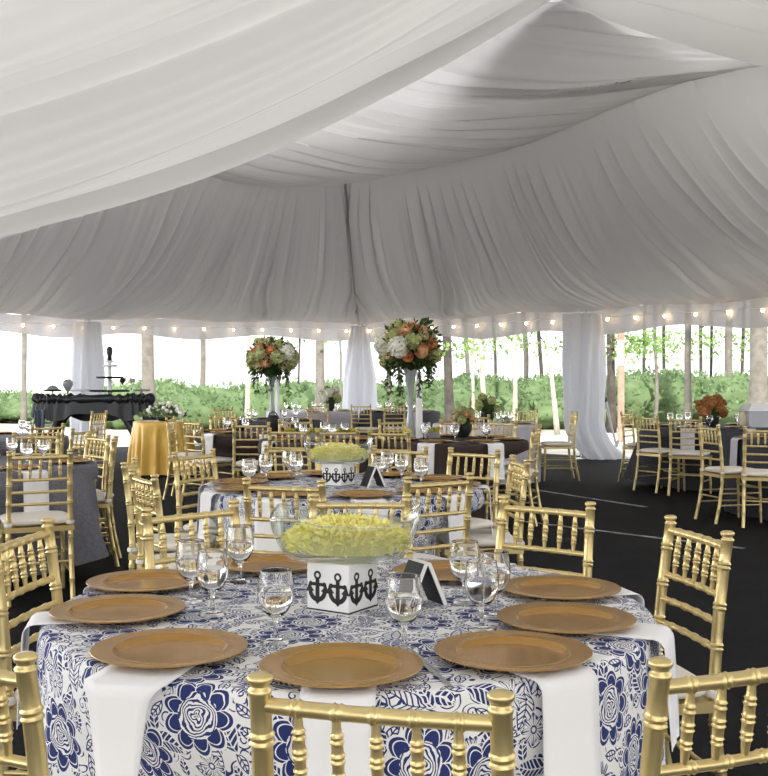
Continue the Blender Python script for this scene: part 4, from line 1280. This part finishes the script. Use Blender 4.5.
for a in [
    (24, 6, 30, 'thin pale tree at the far left edge', P_, .02),
    (148, 15, 26, 'thick grey trunk right of the black dessert display', P_, -.04),
    (203, 6.5, 34, 'slim grey trunk above the chairs right of the gold-clothed table', P_),
    (248, 5.5, 28, 'slim pale trunk immediately left of the left bouquet', W_),
    (320, 10, 27, 'pale trunk between the left bouquet and the corner pole drape', P_),
    (299, 2.2, 30, 'twig-thin sapling right of the left bouquet', D_, .05, [(0, 2.4, .5, .3, 14)]),
    (339, 2.5, 27, 'bent sapling just left of the corner pole drape', P_, 0, [(.1, 2.3, .8, .5, 20)], .05),
    (389, 5, 29, 'pale trunk just right of the corner pole drape', P_),
    (399, 3, 34, 'dark thin stem below the right bouquet', D_, -.04),
    (448, 10, 26, 'dark leaning trunk right of the right bouquet', D_, -.08, [(.2, 2.15, .9, .35, 90)]),
    (466, 5, 30, 'pale curved trunk right of the dark leaning one', P_, 0, [(.2, 2.3, .8, .35, 50)], .06),
    (473, 3.5, 28, 'sunlit whitish stem over the brown-cloth table', W_, .01),
    (482, 6, 28, 'whitish slanting trunk over the brown-cloth table', W_, -.10, [(.3, 2.4, .9, .3, 60)]),
    (494, 3.5, 31, 'thin dark bent trunk next to the whitish slanting one', D_, .03, None, .05),
    (515, 5, 27, 'straight whitish trunk in the middle of the right opening', W_, 0, [(0, 2.4, .8, .3, 40)]),
    (526, 6, 33, 'grey trunk leaning left behind the straight whitish one', P_, -.07),
    (540, 4.5, 30, 'dark bending trunk left of the right-hand pole drape', D_, -.04, [(.2, 2.3, .8, .3, 60)], .05),
    (551, 5, 26, 'whitish trunk slanting steeply left of the right-hand pole drape', W_, -.20),
    (611, 9.5, 27, 'dark trunk directly right of the right-hand pole drape', D_, 0, [(.2, 2.25, .8, .6, 260), (1.0, 2.3, .8, .4, 160)]),
    (644, 4, 33, 'thin dark trunk right of the wooden post', D_, .01, [(.2, 2.5, 1., .5, 120)]),
    (655, 4, 29, 'pale slim trunk between the wooden post and straight grey trunk', P_, .03, None, .05),
    (664, 4, 35, 'dark slim trunk behind the right-hand chairs', D_, -.03, [(.2, 2.6, 1.2, .5, 140)]),
    (688, 8, 28, 'straight grey trunk above the right-hand charcoal table', P_),
    (701, 4, 34, 'dark slim trunk left of the rust orange flowers', D_, -.02, [(.2, 2.6, 1.2, .5, 140)]),
    (711, 3.5, 36, 'second dark slim trunk above the rust orange flowers', D_, .02),
    (729, 9, 30, 'grey trunk behind the rust orange flowers', P_, -.01, [(.2, 2.5, 1.1, .4, 100)]),
    (742, 4, 34, 'thin dark forked trunk left of the thickest right trunk', D_, .06, [(.2, 2.6, 1.2, .5, 100)]),
    (758, 20, 25, 'thickest pale grey trunk at the right edge', P_, .01),
]:
    tree(*a)

t = thing('wooden_post', ((621 - 384) / 1050 * 23, 23, -.02), 0, 'tall pinkish wooden post with small white notice right of the pole drape', 'post')
MB().box((0, 0, 1.25), (.13, .10, 2.5)).build('post_shaft', mat('raw_pine', (.30, .20, .15), .8, var=.3, scale=7), t, smooth=False)
MB().box((-.03, -.06, 1.95), (.13, .02, .55)).build('notice_board', mat('pale_board', (.62, .58, .56), .7), t, smooth=False)
t = thing('ground_stake', ((608 - 384) / 1050 * 20, 20, -.02), 0, 'slanting dark tent stake beside the trailing drape at right', 'stake')
MB().tube([(-.05, 0, .98), (.06, 0, .5), (.16, 0, .12)], [.035, .02, .02], 8).build('shaft', GREYP, t)
MB().ball((-.06, 0, .98), .06, 8, 6).build('head', BLACKM, t); MB().tube([(.1, 0, .02), (.16, 0, .12), (.2, 0, .2)], [.03, .04, .02], 6).build('foot', GREYP, t)

def undergrowth(name, segs, label, n, seed, leafL=.14):
    rnd = random.Random(seed); m = MB()
    mounds = []
    for (x0, x1, y0, y1, h0, h1, cnt) in segs:
        for k in range(cnt):
            u = rnd.random(); x = lerp(x0, x1, u); y = lerp(y0, y1, rnd.random()); h = lerp(h0, h1, rnd.random())
            mounds.append((x, y, h, rnd.uniform(.9, 1.7)))
    for i, (x, y, h, r) in enumerate(mounds):
        m.ball((x, y, h * .45), 1., 14, 9, (r * .9, r * .8, h * .5), .35, i)
    per = n // len(mounds)
    for (x, y, h, r) in mounds:
        def fn(q):
            zz = q.uniform(-.4, 1); a_ = q.uniform(0, 2 * pi); s = sqrt(1 - zz * zz)
            d = Vector((s * cos(a_), s * sin(a_), zz)); k = q.uniform(.85, 1.08)
            return Vector((x + d.x * r * k, y + d.y * r * .9 * k, max(.02, h * .45 + d.z * h * .55 * k))), (d + Vector((q.uniform(-.8, .8), q.uniform(-.8, .8), q.uniform(-.4, .9)))).normalized()
        leaf_cards(m, per, fn, leafL, rnd, .6)
    o = m.build(name, SHRUB, angle=None)
    return tag(o, label, 'shrubs', None, 'stuff')
undergrowth('shrubbery', [(-14, -7.5, 31, 36, .55, 1.0, 16), (-26, -13.5, 27, 36, .6, 1.0, 22)], 'washed-out low green shrubs at the far left beyond the tent', 10000, 1)
undergrowth('shrubbery', [(-7.5, 2.5, 29, 33, .9, 1.35, 46)], 'band of soft green shrubs behind the bouquets', 16000, 2)
undergrowth('shrubbery', [(1.5, 6, 29, 33, 1.0, 1.45, 22), (6, 13.5, 29, 34, 1.15, 1.6, 34), (13.5, 25, 25, 34, 1.2, 1.6, 24)], 'taller green shrubs and brush beyond the right-hand opening', 28000, 3)

# ------------------------------------------------------------------ light, camera
w = bpy.data.worlds.new('sky'); bpy.context.scene.world = w; w.use_nodes = True
bg = w.node_tree.nodes['Background']; bg.inputs[0].default_value = (.97, .98, 1., 1); bg.inputs[1].default_value = 1.35
# hazy sky, brighter where the glare sits low at the left
wn = w.node_tree.nodes; wl = w.node_tree.links
tc = wn.new('ShaderNodeTexCoord')
dt = wn.new('ShaderNodeVectorMath'); dt.operation = 'DOT_PRODUCT'
gv = Vector((-.93, .30, .22)).normalized(); dt.inputs[1].default_value = gv
wl.new(tc.outputs['Generated'], dt.inputs[0])
mr = wn.new('ShaderNodeMapRange'); mr.interpolation_type = 'SMOOTHSTEP'; mr.inputs[1].default_value = .45; mr.inputs[2].default_value = 1.; mr.inputs[3].default_value = 1.25; mr.inputs[4].default_value = 5.5
wl.new(dt.outputs['Value'], mr.inputs[0]); wl.new(mr.outputs[0], bg.inputs[1])
sun = bpy.data.lights.new('sun', 'SUN'); sun.energy = 5.5; sun.angle = radians(3); sun.color = (1, .955, .86)
so = bpy.data.objects.new('sun', sun); C.objects.link(so)
so.rotation_euler = Vector((.2, -.9, .42)).to_track_quat('Z', 'Y').to_euler()

cam = bpy.data.cameras.new('camera'); cam.sensor_fit = 'HORIZONTAL'; cam.sensor_width = 36
cam.lens = 36 * 1050 / 768; cam.clip_start = .05; cam.clip_end = 400
co = bpy.data.objects.new('camera', cam); C.objects.link(co)
co.location = (0, 0, 1.335); co.rotation_euler = (radians(90 - .437), 0, 0)
sc = bpy.context.scene; sc.camera = co
sc.view_settings.view_transform = 'Standard'; sc.view_settings.look = 'None'
sc.view_settings.exposure = 0.72; sc.view_settings.gamma = 1; sc.view_settings.use_curve_mapping = False
sc.cycles.use_denoising = True
sc.cycles.max_bounces = 12; sc.cycles.transparent_max_bounces = 16
